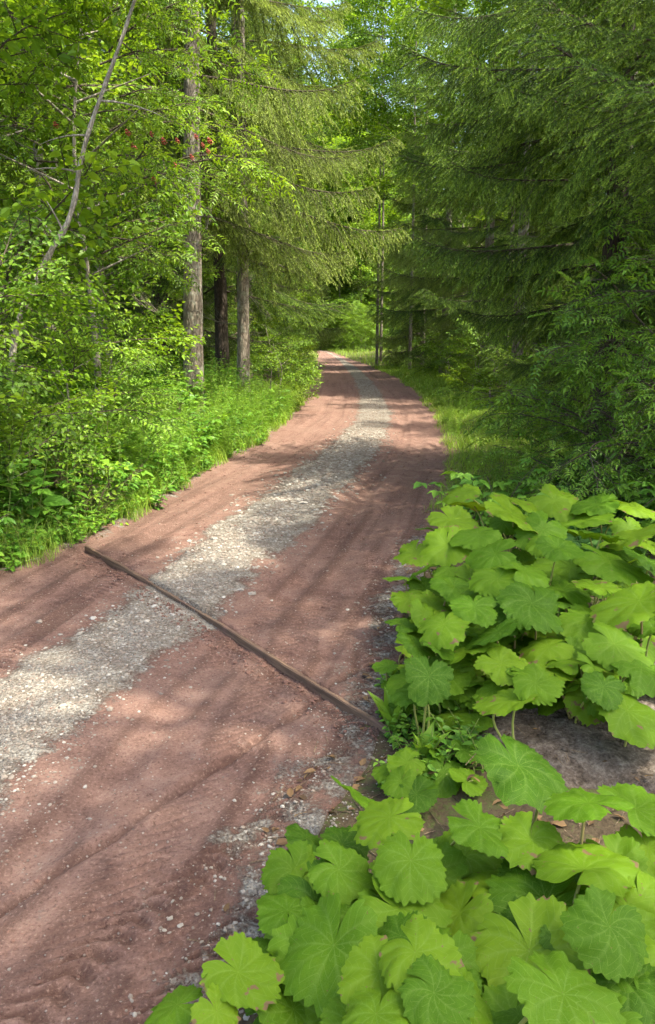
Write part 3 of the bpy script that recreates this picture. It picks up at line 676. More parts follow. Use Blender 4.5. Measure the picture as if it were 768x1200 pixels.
def broadleaf(x, y, h, r, z0, spread, branches, n, label, group, barkm=None, lean=(0, 0), name='broadleaf_tree', sc=(0.8, 1.25), shape=1.0, cat='tree'):
    o = tree_root(name, x, y, label, cat, group); p = make_trunk(o, h, r, barkm or M_SMOOTH, lean, 0.12, 10)
    cr = empty('crown', (0, 0, 0), o)
    for k in range(n):
        t = (k + 0.5) / n; z = z0 + (h - z0) * t; q, _ = along(p, np.array([min(0.98, z / h)])); q = q[0]
        az = k * 2.39996 + 0.4 * rng.normal(); rad = spread * (math.sin(math.pi * (0.18 + 0.78 * t)) ** 0.7) * rng.random() ** 0.6 * 0.8
        pos = Vector((q[0] + rad * math.cos(az), q[1] + rad * math.sin(az), z + 0.12 * rad + 0.2 * rng.normal()))
        link('branch', branches[k % len(branches)], cr, mat=pose(pos, az + 0.5 * rng.normal(), R(8) + R(16) * rng.normal(), R(15) * rng.normal(), sc[0] + (sc[1] - sc[0]) * rng.random()))
    # limbs carrying the branches
    mb = MB()
    for k in range(max(5, n // 5)):
        t = (k + 0.5) / max(5, n // 5); z = z0 * 0.8 + (h - z0 * 0.8) * t * 0.9; q, _ = along(p, np.array([z / h])); az = k * 2.4
        ln = spread * 0.75 * math.sin(math.pi * (0.18 + 0.78 * t)) ** 0.7
        u = np.linspace(0, 1, 6)[:, None]; tube(mb, q[0] + np.array([math.cos(az), math.sin(az), 0.45]) * ln * u, np.linspace(r * 0.35, r * 0.1, 6), 6)
    link('limbs', mb.mesh('limbs', [barkm or M_SMOOTH], True), o)
    return o

# ------------------------------------------------------------------ trees left of the road
ALL = lambda az, z: False
# two lichen-grey spruce trunks and the dark one between them
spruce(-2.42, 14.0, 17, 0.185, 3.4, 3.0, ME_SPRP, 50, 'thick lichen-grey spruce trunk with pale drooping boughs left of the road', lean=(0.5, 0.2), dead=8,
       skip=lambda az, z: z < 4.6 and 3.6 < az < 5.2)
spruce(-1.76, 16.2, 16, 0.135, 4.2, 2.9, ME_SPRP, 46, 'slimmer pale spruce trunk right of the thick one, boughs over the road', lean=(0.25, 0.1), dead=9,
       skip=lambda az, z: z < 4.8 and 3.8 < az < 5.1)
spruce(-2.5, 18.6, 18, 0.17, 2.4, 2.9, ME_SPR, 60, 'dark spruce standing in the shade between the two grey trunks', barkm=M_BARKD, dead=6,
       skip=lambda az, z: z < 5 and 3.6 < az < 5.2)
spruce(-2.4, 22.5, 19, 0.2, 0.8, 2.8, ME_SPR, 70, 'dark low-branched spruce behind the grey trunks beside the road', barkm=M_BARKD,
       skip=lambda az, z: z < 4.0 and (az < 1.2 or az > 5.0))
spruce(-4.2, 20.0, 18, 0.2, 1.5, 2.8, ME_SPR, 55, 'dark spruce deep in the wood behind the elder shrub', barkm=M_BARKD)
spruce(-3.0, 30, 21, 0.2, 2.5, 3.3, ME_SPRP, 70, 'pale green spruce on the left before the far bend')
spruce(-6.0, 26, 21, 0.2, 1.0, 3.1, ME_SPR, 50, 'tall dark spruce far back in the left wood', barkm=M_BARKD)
# leaning bare sapling
pix = [(12, 430), (22, 372), (45, 325), (62, 290), (80, 262), (90, 225), (93, 195), (105, 150), (125, 95), (145, 40), (158, 0), (175, -60), (200, -140)]
YS = 7.2; pts = np.array([on_y(a, b, YS + 0.02 * i) for i, (a, b) in enumerate(pix)])
gz = float(ground_z(pts[0, 0] - 0.12, YS)); base = np.array([pts[0, 0] - 0.12, YS, gz]); pts = np.concatenate([[base - [0, 0, 0.1]], pts])
o = tree_root('leaning_sapling', base[0], base[1], 'slender bare grey sapling leaning right in front of the left wood', 'tree', None)
uu = np.linspace(0, 1, 40); PP = np.stack([np.interp(uu, np.linspace(0, 1, len(pts)), pts[:, k]) for k in range(3)], -1)
PP[1:-1] = (PP[:-2] + 2 * PP[1:-1] + PP[2:]) / 4
mb = MB(); tube(mb, PP - base - np.array([0, 0, 0]), np.linspace(0.032, 0.011, 40) * (1 + 0.12 * np.sin(np.arange(40) * 1.9)), 12, bump=0.16); link('trunk', mb.mesh('trunk', [M_SMOOTH], True), o)
for (w, dr, l) in ((0.33, (-0.5, 0, 0.8), 0.35), (0.36, (-0.35, -.1, 0.9), 0.5), (0.52, (-0.9, 0, 0.25), 0.5), (0.60, (-0.9, 0.1, 0.1), 0.45), (0.66, (0.9, 0, 0.0), 0.6)):
    q, _ = along(PP, np.array([w])); d = unit(np.array(dr)); t = np.linspace(0, 1, 6)[:, None]; mb = MB()
    tube(mb, q - base + d * l * t + np.array([0, 0, -0.25]) * l * t ** 2, np.linspace(0.011, 0.002, 6), 5); link('side_twig', mb.mesh('side_twig', [M_SMOOTH], True), o)
cr = empty('crown', (0, 0, 0), o)
for k in range(16):
    q, _ = along(PP, np.array([0.84 + 0.16 * k / 16])); link('branch', ME_A[k % 3], cr, mat=pose(Vector(q[0] - base) + Vector((0, 0, 0.2)), k * 2.4, R(15), 0, 0.8))

# red-berried elder
elder = broadleaf(-2.85, 9.6, 5.2, 0.05, 2.5, 1.45, ME_CY, 62, 'red-berried elder shrub in front of the thick spruce trunk', None, name='elder_shrub', sc=(0.75, 1.1), cat='shrub')
bmb = MB()
for k in range(26):
    c = rng.normal(size=3); c = c / np.linalg.norm(c) * 0.026 * rng.random() ** 0.33 * np.array([1, 1, 1.2])
    bmb.add(ICO * 0.0065 + c, ICOF, rng.random())
ME_BERRY = bmb.mesh('berry_cluster', [M_BERRY], True)
ez = elder.location
for (a, b) in ((66, 146), (150, 155), (178, 157), (192, 165), (208, 165), (230, 160), (238, 170), (244, 177), (225, 184), (205, 193), (181, 211), (157, 172), (246, 165)):
    q = on_y(a, b, 8.45 + 0.5 * rng.random()); link('berry_cluster', ME_BERRY, elder, loc=Vector(q) - ez).scale = (0.8 + 0.5 * rng.random(),) * 3

LW = 'broadleaf trees of the left wood'
for (x, y, h, z0, sp, n, br, lab) in (
    (-4.3, 8.6, 7.5, 0.8, 2.0, 62, ME_A, 'bushy broadleaf tree behind the leaning sapling at the left edge'),
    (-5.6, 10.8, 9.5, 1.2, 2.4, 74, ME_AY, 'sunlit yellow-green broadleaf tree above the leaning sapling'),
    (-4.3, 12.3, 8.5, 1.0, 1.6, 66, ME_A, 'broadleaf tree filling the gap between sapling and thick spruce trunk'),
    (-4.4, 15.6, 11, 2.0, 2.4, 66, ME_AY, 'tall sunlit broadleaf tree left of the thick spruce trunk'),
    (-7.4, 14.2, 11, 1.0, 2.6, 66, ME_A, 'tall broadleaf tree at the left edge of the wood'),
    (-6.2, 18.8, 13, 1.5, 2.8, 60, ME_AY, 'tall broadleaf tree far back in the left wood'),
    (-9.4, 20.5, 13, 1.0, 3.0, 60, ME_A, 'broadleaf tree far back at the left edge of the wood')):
    broadleaf(x, y, h, 0.11, z0, sp, br, int(n * 0.78), lab, LW)
# trunk glimpsed at the left edge
o = tree_root('old_tree', -4.95, 11.9, 'mossy old trunk cut by the left edge of the picture', 'tree', None)
make_trunk(o, 12, 0.2, M_BARK, (0.1, 0), 0.05)
cr = empty('crown', (0, 0, 0), o)
for k in range(26): link('branch', ME_A[k % 3], cr, mat=pose(Vector((0.3 * rng.normal(), 0.3 * rng.normal(), 5 + 7 * k / 26)), k * 2.4, R(20), 0, 1.3))

# low shrubs of the left edge
LS = 'low shrubs under the left wood'
for (x, y, h, sp, n, br, lab) in (
    (-2.85, 6.45, 2.0, 0.55, 34, ME_A, 'low leafy shrub at the foot of the leaning sapling'),
    (-2.75, 8.1, 1.7, 0.8, 28, ME_B, 'yellow-green narrow-leaved shrub below the elder'),
    (-3.6, 7.9, 2.3, 0.95, 30, ME_AY, 'sunlit shrub behind the foot of the leaning sapling'),
    (-3.0, 10.6, 1.5, 0.7, 26, ME_B, 'bright narrow-leaved shrub in front of the thick spruce trunk'),
    (-4.5, 6.9, 2.0, 0.9, 26, ME_C, 'dark feather-leaved shrub at the left edge of the picture'),
    (-1.15, 18.5, 1.5, 0.6, 20, ME_A, 'small dark shrub at the roadside beside the slim pale trunk'),
    (-1.5, 20.5, 2.2, 0.9, 28, ME_A, 'round shrub leaning over the road beyond the spruce trunks'),
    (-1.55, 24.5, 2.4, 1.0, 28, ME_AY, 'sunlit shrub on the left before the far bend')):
    broadleaf(x, y, h, 0.02, 0.15, sp, br, n, lab, LS, name='leafy_shrub', sc=(0.4, 0.7), cat='shrub')

# ------------------------------------------------------------------ trees right of the road
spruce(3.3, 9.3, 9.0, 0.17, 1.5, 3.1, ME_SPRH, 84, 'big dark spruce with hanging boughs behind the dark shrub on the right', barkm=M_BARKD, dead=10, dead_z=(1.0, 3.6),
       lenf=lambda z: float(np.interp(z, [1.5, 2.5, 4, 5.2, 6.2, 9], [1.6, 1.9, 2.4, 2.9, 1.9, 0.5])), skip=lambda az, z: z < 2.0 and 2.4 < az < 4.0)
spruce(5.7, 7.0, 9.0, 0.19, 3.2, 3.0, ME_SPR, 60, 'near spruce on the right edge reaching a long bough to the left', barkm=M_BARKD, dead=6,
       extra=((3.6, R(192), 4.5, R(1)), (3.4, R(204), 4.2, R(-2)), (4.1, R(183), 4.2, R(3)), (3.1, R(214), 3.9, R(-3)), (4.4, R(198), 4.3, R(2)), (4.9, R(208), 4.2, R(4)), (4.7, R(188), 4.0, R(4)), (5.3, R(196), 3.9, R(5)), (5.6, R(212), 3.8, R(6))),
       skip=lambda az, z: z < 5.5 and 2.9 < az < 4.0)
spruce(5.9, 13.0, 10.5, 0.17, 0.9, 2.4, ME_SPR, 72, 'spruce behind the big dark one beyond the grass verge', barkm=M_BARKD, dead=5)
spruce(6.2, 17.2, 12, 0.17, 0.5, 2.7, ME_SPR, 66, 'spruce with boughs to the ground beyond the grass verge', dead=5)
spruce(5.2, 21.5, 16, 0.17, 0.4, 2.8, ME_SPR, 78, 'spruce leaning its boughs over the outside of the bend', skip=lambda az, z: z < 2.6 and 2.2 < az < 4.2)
spruce(5.5, 27.5, 20, 0.18, 0.4, 3.5, ME_SPRP, 84, 'pale green spruce on the right before the far bend', skip=lambda az, z: z < 2.6 and 2.2 < az < 4.2)
spruce(5.2, 35, 21, 0.18, 0.4, 3.7, ME_SPR, 80, 'dark spruce on the right side of the far bend', skip=lambda az, z: z < 2.6 and 2.2 < az < 4.2)
spruce(8.2, 12.0, 13, 0.18, 1.0, 3.2, ME_SPR, 50, 'spruce deep in the right wood', barkm=M_BARKD)
spruce(8.5, 19.5, 15, 0.18, 1.0, 3.2, ME_SPR, 50, 'spruce far back in the right wood', barkm=M_BARKD)
# roadside tree just right of the viewpoint, its crown shades the road
broadleaf(5.4, 0.6, 16.0, 0.14, 10.5, 3.1, ME_A, 62, 'tall roadside tree right of the viewpoint shading the road', None, sc=(0.9, 1.3))
# dark feather-leaved shrubs (elder / rowan saplings)
RS = 'dark feather-leaved shrubs on the right'
for (x, y, h, sp, n, lab) in (
    (3.0, 6.2, 2.0, 0.75, 30, 'tall dark feather-leaved shrub at the right edge above the butterbur'),
    (2.55, 6.8, 1.3, 0.5, 24, 'dark feather-leaved shrub behind the far butterbur clump'),
    (2.85, 7.8, 0.9, 0.35, 14, 'small feather-leaved shrub between butterbur and grass verge'),
    (3.4, 7.0, 2.2, 0.8, 26, 'dark feather-leaved shrub under the hanging spruce boughs'),
    (4.5, 11.0, 1.2, 0.6, 18, 'leafy dark shrub at the back of the grass verge'),
    (4.8, 14.5, 1.1, 0.6, 16, 'low dark shrub under the spruce beyond the verge')):
    broadleaf(x, y, h, 0.018, 0.12, sp, ME_C, n, lab, RS, name='feather_leaved_shrub', sc=(0.55, 0.9), cat='shrub', barkm=M_TWIG)
# far right shrubs on the outer side of the bend
for (x, y, h, sp, lab) in ((4.0, 19, 1.3, 0.7, 'round green shrub at the outside of the bend'), (4.5, 24, 1.5, 0.9, 'pale green shrub beyond the bend on the right'), (4.8, 31, 1.7, 1.0, 'shrub at the far end of the right verge')):
    broadleaf(x, y, h, 0.02, 0.15, sp, ME_AY, 26, lab, 'shrubs outside the bend', name='leafy_shrub', sc=(0.45, 0.75), cat='shrub')

# ------------------------------------------------------------------ far wood: whole crowns shared between copies
def crown_arrays(templates, n, h, z0, spread, conical, seed, sc):
    r0 = np.random.default_rng(seed); V = []; F = []; A = []; Mt = []; k0 = 0
    for k in range(n):
        t = (k + 0.5) / n; z = z0 + (h - z0) * t; az = k * 2.39996 + 0.4 * r0.normal()
        if conical:
            s = (spread * (1 - t) ** 0.8 + 0.3) / 2.6; M = pose(Vector((0, 0, z)), az, R(20) * t + R(6) * r0.normal(), 0, s * (0.85 + 0.3 * r0.random()))
        else:
            rad = spread * (math.sin(math.pi * (0.15 + 0.8 * t)) ** 0.7) * r0.random() ** 0.5 * 0.85
            M = pose(Vector((rad * math.cos(az), rad * math.sin(az), z)), az + 0.5 * r0.normal(), R(8) + R(18) * r0.normal(), R(15) * r0.normal(), sc * (0.8 + 0.4 * r0.random()))
        v, f, a, m = templates[k % len(templates)]
        V.append(np_pose(v, M)); F.append(f + k0); A.append(np.clip(a + 0.1 * r0.normal(), 0, 1)); Mt.append(m); k0 += len(v)
    return np.concatenate(V), np.concatenate(F), np.concatenate(A), np.concatenate(Mt)
FAR_S = [crown_arrays(SPR_FAR, 64, 18, 0.6, 3.0, True, 60, 1), crown_arrays(SPR_FAR, 68, 20, 0.7, 3.4, True, 61, 1)]
FAR_B = [crown_arrays(BR_F, 120, 12, 0.8, 3.0, False, 62, 1.25), crown_arrays(BR_F, 140, 14, 0.7, 3.4, False, 63, 1.35)]
ME_FS = [mesh_of(a, 'crown', [M_NEEDLE, M_TWIG]) for a in FAR_S] + [mesh_of(FAR_S[1], 'crown', [M_NEEDLEL, M_TWIG])]
ME_FB = [mesh_of(FAR_B[0], 'crown', [M_LEAFY, M_TWIG]), mesh_of(FAR_B[1], 'crown', [M_LEAF, M_TWIG]), mesh_of(FAR_B[1], 'crown', [M_LEAFY, M_TWIG])]
tb = MB(); tube(tb, trunk_path(17, (0.2, 0), 0.1, 14), np.linspace(0.2, 0.03, 14), 9); ME_FT = tb.mesh('trunk', [M_BARK], True)
far_list = []
def far_tree(x, y, kind, s, lift=0.0):
    o = empty('spruce_tree' if kind == 's' else 'broadleaf_tree', (x, y, float(ground_z(x, y)) - 0.1)); o.scale = (s, s, s); o.rotation_euler = (0, 0, rng.random() * 6.28)
    link('trunk', ME_FT, o).scale = (0.6, 0.6, (0.75 if kind == 'b' else 1.05) + lift / 17)
    link('crown', (ME_FS if kind == 's' else ME_FB)[int(rng.integers(3))], o, loc=(0, 0, lift)); far_list.append((o, kind, to_px((x, y, 3))[0]))
spots = [(-9 + 4.3 * i + 1.5 * (j % 2), 152 + 14 * j + 3 * (i % 2), 'b' if (i * 3 + j) % 4 else 's', 1.6 + 0.12 * ((i + j) % 4)) for j in range(3) for i in range(7)] + [(-4.4, 38, 'b', 1.0), (4.2, 40, 'b', .8, 9.5), (5.9, 26, 'b', .75, 8.0), (7.6, 30, 'b', .85, 8.5), (8.2, 22.5, 'b', .75, 7.0), (2.9, 46, 'b', .8, 13.5), (-2.1, 43, 'b', .8, 10.5), (3.4, 50, 'b', .8, 15), (-3.9, 46, 's', 1.0), (-5.2, 55, 'b', 1.0), (-4.6, 44, 's', 1), (-4.6, 62, 's', 1.2), (-6.5, 70, 's', 1.3), (-5.6, 80, 'b', 1),
         (-7, 35, 's', 1), (-9, 42, 'b', 1.2), (-9, 30, 'b', 1.1), (-12, 27, 's', 1), (-13, 36, 'b', 1.2), (-15, 46, 's', 1.2), (-10, 54, 's', 1.2), (-9, 64, 'b', 1.3), (-18, 34, 'b', 1.2), (-21, 48, 'b', 1.4),
         (12.5, 50, 's', 1.1), (13, 72, 's', 1.1), (5.3, 44, 's', 1.15), (6.2, 51, 's', 1.2), (6.8, 61, 's', 0.95), (8.6, 72, 's', 0.95), (9.5, 57, 'b', 1.0), (2.6, 112, 'b', 1.9), (-.9, 106, 'b', 1.6), (1.6, 103, 'b', 1.3), (4.4, 104, 'b', 1.6), (6.6, 108, 'b', 1.8), (8.6, 112, 'b', 1.9), (-3.4, 108, 's', 1.8), (3.2, 120, 's', 2.0), (-1.8, 122, 'b', 2.2), (6.8, 128, 'b', 2.4), (2.4, 136, 'b', 2.6), (-4.5, 132, 's', 2.4), (5.2, 116, 's', 1.9), (-4.2, 114, 'b', 1.9), (1.2, 128, 's', 2.1), (-6.5, 90, 'b', 1.1), (-8, 108, 's', 1.9), (-13, 120, 'b', 2.2), (9, 124, 'b', 2.1), (-1, 140, 'b', 2.2), (5, 142, 's', 2.0),
         (9, 32, 's', 1.0), (10.5, 41, 'b', 1.0), (12, 26, 's', 1.1), (14, 36, 'b', 1.3), (15, 48, 's', 1.3), (12.5, 17, 's', 1), (18, 60, 's', 1.5), (-16, 66, 's', 1.5), (-15, 84, 'b', 1.5)]
for sp_ in spots: far_tree(*sp_)   # rows on the wooded slope come first
bush_list = []
bush_xy = [(-5.0, 92), (-3.9, 95), (-2.9, 97)] + [(-5 + 1.15 * i, 99 + 3.0 * ((i * 5) % 3) - (9 + 3 * (i % 3) if i > 6 else 0)) for i in range(4, 13)] + [(-0.3, 106.5), (0.5, 107), (-1.6, 110.5), (-2.8, 112), (0.0, 103.5)]
for i, (x, y) in enumerate(bush_xy):
    o = empty('leafy_shrub', (x, y, float(ground_z(x, y)) - 0.3)); o.scale = (0.36 + 0.1 * rng.random(),) * 3; o.rotation_euler = (0, 0, rng.random() * 6)
    link('crown', (ME_FB[0], ME_FB[2])[i % 2], o); link('stem', ME_FT, o).scale = (0.4, 0.4, 0.4); bush_list.append((o, to_px((x, y, 1))[0]))
ORD = ['first', 'second', 'third', 'fourth', 'fifth', 'sixth', 'seventh', 'eighth', 'ninth', 'tenth', 'eleventh', 'twelfth', 'thirteenth', 'fourteenth', 'fifteenth', 'sixteenth', 'seventeenth', 'eighteenth', 'nineteenth', 'twentieth'] + ['twenty-' + w for w in ('first', 'second', 'third', 'fourth', 'fifth', 'sixth', 'seventh', 'eighth', 'ninth')] + ['thirtieth'] + ['thirty-' + w for w in ('first', 'second', 'third', 'fourth', 'fifth', 'sixth', 'seventh', 'eighth', 'ninth')] + ['fortieth'] + ['forty-' + w for w in ('first', 'second', 'third', 'fourth', 'fifth', 'sixth', 'seventh', 'eighth', 'ninth')] + ['fiftieth'] + ['fifty-' + w for w in ('first', 'second', 'third', 'fourth', 'fifth', 'sixth', 'seventh', 'eighth', 'ninth')]
for i, (o, px) in enumerate(sorted(bush_list, key=lambda t: t[1])): tag(o, f'sunlit bush where the road disappears, {ORD[i]} from the left', 'shrub', 'sunlit bushes at the end of the road')
for kind, nm in (('s', 'spruce'), ('b', 'broadleaf tree')):
    for i, (o, k, px) in enumerate(sorted([t for t in far_list if t[1] == kind], key=lambda t: t[2])):
        tag(o, f'distant {nm} of the far wood, {ORD[i]} of its kind from the left', 'tree', f'distant {nm}s of the far wood')

# ------------------------------------------------------------------ butterbur
def blade_mesh(seed):
    r0 = np.random.default_rng(seed); na, nr = 90, 9
    gap = R(3 + 8 * r0.random()); th = np.linspace(-math.pi + gap, math.pi - gap, na); tw_ = r0.normal() * 0.25      # 0 = tip direction (+X)
    lob = 0.5 * (1 + 0.16 * np.cos(th) + 0.05 * np.cos(2 * th) + 0.10 * np.exp(-((np.abs(th) - 2.35) / 0.5) ** 2))
    lob = lob * (1 + 0.04 * np.cos(th * 3 + r0.random() * 6) + 0.035 * np.cos(th * 5 + r0.random() * 6) + 0.03 * np.cos(th * 11 + r0.random() * 6))
    teeth = 1 + 0.048 * (2 * np.abs(((th * 30 / 6.283) % 1) - 0.5) - 0.5) * 2 + 0.022 * r0.normal(size=na)
    bite = np.ones(na)
    for k in range(int(r0.integers(0, 3))):
        c = r0.uniform(-2, 2); bite -= r0.uniform(0.05, 0.2) * np.exp(-((th - c) / 0.09) ** 2)
    rad = lob * teeth * bite
    rr = np.linspace(0, 1, nr) ** 0.85
    va = np.linspace(-2.45, 2.45, 9)                       # main veins
    dv = np.min(np.abs(th[:, None] - va[None]), 1)
    V = []; vein = []; rd = []; sidev = []
    ph = r0.random(4) * 6.28; cup = r0.uniform(-0.04, 0.13)
    for j, q in enumerate(rr):
        rj = rad * q if j == nr - 1 else lob * q * (bite if q > .8 else 1)
        tq = th / (math.pi - gap) * (math.pi - gap * (0.05 + 1.5 * q ** 2)) + tw_ * q
        x = rj * np.cos(tq); y = rj * np.sin(tq)
        z = cup * q * rad - 0.15 * q ** 2.4 * (1 + 0.35 * np.cos(th + ph[3])) * 0.55
        z = z + 0.035 * q ** 1.5 * np.sin(th * 2 + ph[0]) + 0.016 * q ** 2 * np.sin(th * 5 + ph[1]) + 0.010 * q ** 3 * np.sin(th * 11 + ph[2])
        z = z + 0.17 * fbm(x * 3.2 + seed * 7.3, y * 3.2 + seed * 3.1, 3) * min(1, q * 1.6)
        z = z - 0.005 * np.exp(-(dv / 0.16) ** 2) * (q * (1.15 - q)) * 2 - 0.035 * (1 - q) ** 3
        V.append(np.stack([x, y, z], -1)); vein.append(np.exp(-(dv / 0.05) ** 2) * (0.9 - 0.75 * q)); rd.append(np.full(na, q)); sidev.append(dv * q)
    V = np.array(V).reshape(-1, 3); i = (np.arange(nr - 1)[:, None] * na + np.arange(na - 1)[None]).ravel()
    f = np.concatenate([np.stack([i, i + na, i + na + 1], -1), np.stack([i, i + na + 1, i + 1], -1)])
    return tri_mesh('butterbur_leaf', V, f, np.full(len(V), r0.random()), np.zeros(len(f)), [M_BUTTER], True, {'vein': np.array(vein).ravel(), 'rad': np.array(rd).ravel(), 'side': np.array(sidev).ravel()})
BLADES = [blade_mesh(100 + k) for k in range(24)]
# (px, py, width px) measured in the photograph, heights set by the clump
NEARL = [(609, 895, 118), (417, 930, 76), (456, 955, 90), (360, 980, 58), (402, 988, 62), (482, 1007, 92), (551, 1036, 110), (563, 968, 92), (624, 982, 92), (689, 938, 98), (746, 945, 92), (685, 1014, 128), (337, 1064, 82), (410, 1045, 76), (390, 1106, 128), (471, 1062, 104), (486, 1114, 96), (280, 1137, 92), (299, 1118, 62), (207, 1175, 66), (620, 1112, 138), (716, 1085, 96), (745, 1135, 118), (640, 1055, 120), (662, 1162, 132), (540, 1172, 98), (605, 1194, 88), (509, 1162, 84), (383, 1190, 86), (325, 1178, 80), (444, 1137, 88), (440, 1186, 88), (768, 1186, 100), (750, 1053, 92), (760, 992, 76), (705, 1195, 90), (590, 1080, 90), (255, 1185, 58)]
MIDL = [(601, 601, 76), (683, 608, 66), (746, 592, 62), (742, 624, 66), (637, 619, 56), (529, 608, 56), (556, 590, 56), (524, 637, 60), (533, 685, 58), (497, 665, 48), (583, 676, 66), (615, 668, 56), (669, 662, 70), (715, 655, 78), (762, 658, 66), (748, 701, 88), (624, 705, 74), (705, 688, 56), (479, 701, 44), (506, 708, 56), (520, 730, 60), (583, 739, 56), (542, 764, 56), (637, 737, 56), (642, 757, 56), (678, 773, 76), (721, 753, 66), (588, 776, 56), (528, 788, 54), (540, 800, 40), (488, 782, 36), (454, 780, 28), (753, 780, 66), (646, 785, 56), (569, 812, 40), (556, 710, 56), (580, 648, 56), (511, 622, 48), (488, 646, 46), (474, 676, 42), (472, 730, 42), (483, 758, 44), (540, 575, 46), (605, 586, 52), (650, 586, 56), (700, 590, 50), (690, 725, 60), (600, 715, 52), (660, 690, 56), (560, 625, 54), (655, 640, 52), (705, 625, 50), (766, 735, 60), (560, 740, 44)]
EDGE = [(737, 830, 92), (636, 838, 46), (705, 862, 44), (612, 836, 40), (478, 892, 46), (502, 862, 44), (520, 905, 56), (470, 915, 44), (545, 880, 40), (488, 930, 56), (560, 842, 44), (585, 855, 34), (452, 905, 36), (528, 838, 44), (500, 838, 36), (548, 915, 50), (512, 882, 40)]
def leaf_items():
    out = []
    for (a, b, w) in NEARL:
        h = float(np.interp(b, [895, 1000, 1100, 1200], [0.40, 0.42, 0.46, 0.42])) + 0.05 * rng.normal()
        if a < 420: h *= 0.66
        if (a, b) in ((551, 1036), (640, 1055), (325, 1178), (590, 1080)): h -= 0.14
        out.append(('near', a, b, w, max(h, 0.10)))
    for (a, b, w) in MIDL:
        h = float(np.interp(b, [575, 600, 700, 780, 815], [0.68, 0.66, 0.52, 0.34, 0.2])) + 0.03 * rng.normal()
        if a < 520: h *= 0.72
        out.append(('far', a, b, w * 1.14, max(h, 0.10)))
    for (a, b, w) in EDGE: out.append(('soil', a, b, w, 0.30 if w > 60 else 0.07 + 0.09 * rng.random()))
    for _ in range(46):                    # the rest of the canopy between the leaves measured above
        b = 600 + 190 * rng.random(); a = max(480, 560 - (b - 590) * 0.5) + (768 - 500) * rng.random()
        if a < 775: out.append(('far', a, b, 36 + 22 * rng.random(), float(np.interp(b, [575, 600, 700, 780, 815], [0.62, 0.60, 0.46, 0.28, 0.15])) * (0.75 if a < 520 else 1)))
    for _ in range(16):
        out.append(('near', 380 + 388 * rng.random(), 1000 + 200 * rng.random(), 60 + 30 * rng.random(), 0.34 + 0.06 * rng.random()))
    res = []
    for (c, a, b, w, h) in out:
        p = on_z(a, b, h); rng_ = np.linalg.norm(p - np.array([0, 0, CAM_H])); res.append([c, p, w / FPX * rng_ * (0.84 if c == 'near' else 0.88), 0])
    # lower leaves, shaded under the canopy
    for c, px0, px1, py0, py1, nn, hh in (('near', 330, 768, 1000, 1200, 70, 0.24), ('far', 475, 768, 610, 820, 90, 0.30), ('far', 470, 768, 730, 822, 70, 0.2), ('far', 480, 768, 785, 832, 44, 0.09)):
        for _ in range(nn):
            a = px0 + (px1 - px0) * rng.random(); b = py0 + (py1 - py0) * rng.random(); p = on_z(a, b, hh * (0.6 + 0.8 * rng.random()))
            if p[0] < road_R(p[1]) + 0.12: continue
            res.append([c, p, 0.13 + 0.11 * rng.random(), 1])
    return res
items = leaf_items()
plants = []
for c, per in (('near', 4.0), ('far', 4.5), ('soil', 1.0)):
    it = [t for t in items if t[0] == c]; K = max(1, int(round(len(it) / per))); XY = np.array([t[1][:2] for t in it])
    cen = XY[rng.choice(len(it), K, replace=False)]
    for _ in range(12):
        lab_ = np.argmin(((XY[:, None] - cen[None]) ** 2).sum(-1), 1)
        cen = np.array([XY[lab_ == k].mean(0) if (lab_ == k).any() else cen[k] for k in range(K)])
    for k in range(K):
        mem = [it[i] for i in np.where(lab_ == k)[0]]
        if mem: plants.append([c, cen[k], mem])
for pl in plants:
    c, ce, mem = pl; bx = max(float(ce[0]), float(road_R(ce[1])) + 0.06); by = float(ce[1]) + 0.03
    bz = float(surf_z(bx, by)); root = empty('butterbur_plant', (bx, by, bz)); pl.append(root); base = np.array([bx, by, bz])
    for (_, p, w, low) in mem:
        d = p[:2] - base[:2]; az = math.atan2(d[1], d[0]) + 0.7 * rng.normal() if np.linalg.norm(d) > 0.04 else rng.random() * 6.28
        # blade tips droop outwards and towards the light
        tilt = R(5) + R(13) * abs(rng.normal())
        if low: tilt += R(10)
        M = Matrix.Rotation(az, 4, 'Z') @ Matrix.Rotation(tilt, 4, 'Y') @ Matrix.Rotation(R(10) * rng.normal(), 4, 'X')
        fwd = Matrix.Rotation(R(5), 4, 'X')        # lean a little to the open road side and the light
        M = Matrix.Translation(Vector(p - base)) @ fwd @ M @ Matrix.Scale(w, 4)
        lf = link('leaf', BLADES[int(rng.integers(24))], root, mat=M)
        e = p - base; t = np.linspace(0, 1, 9)[:, None]
        bow = np.array([rng.normal(), rng.normal(), 0]) * 0.03
        pts = np.array([e[0], e[1], 0]) * (0.25 * t + 0.75 * t ** 2) + np.array([0, 0, e[2]]) * (1.35 * t - 0.35 * t ** 2) + bow * np.sin(t * math.pi)
        pts[0, 2] = -0.03; pts[-1, 2] -= 0.045 * w + 0.004; pts[-2, 2] -= 0.02 * w
        sb = MB(); tube(sb, pts, np.linspace(0.0062, 0.0042, 9) * (0.7 + w), 6, rng.random()); link('stalk', sb.mesh('stalk', [M_STALK], True), root)
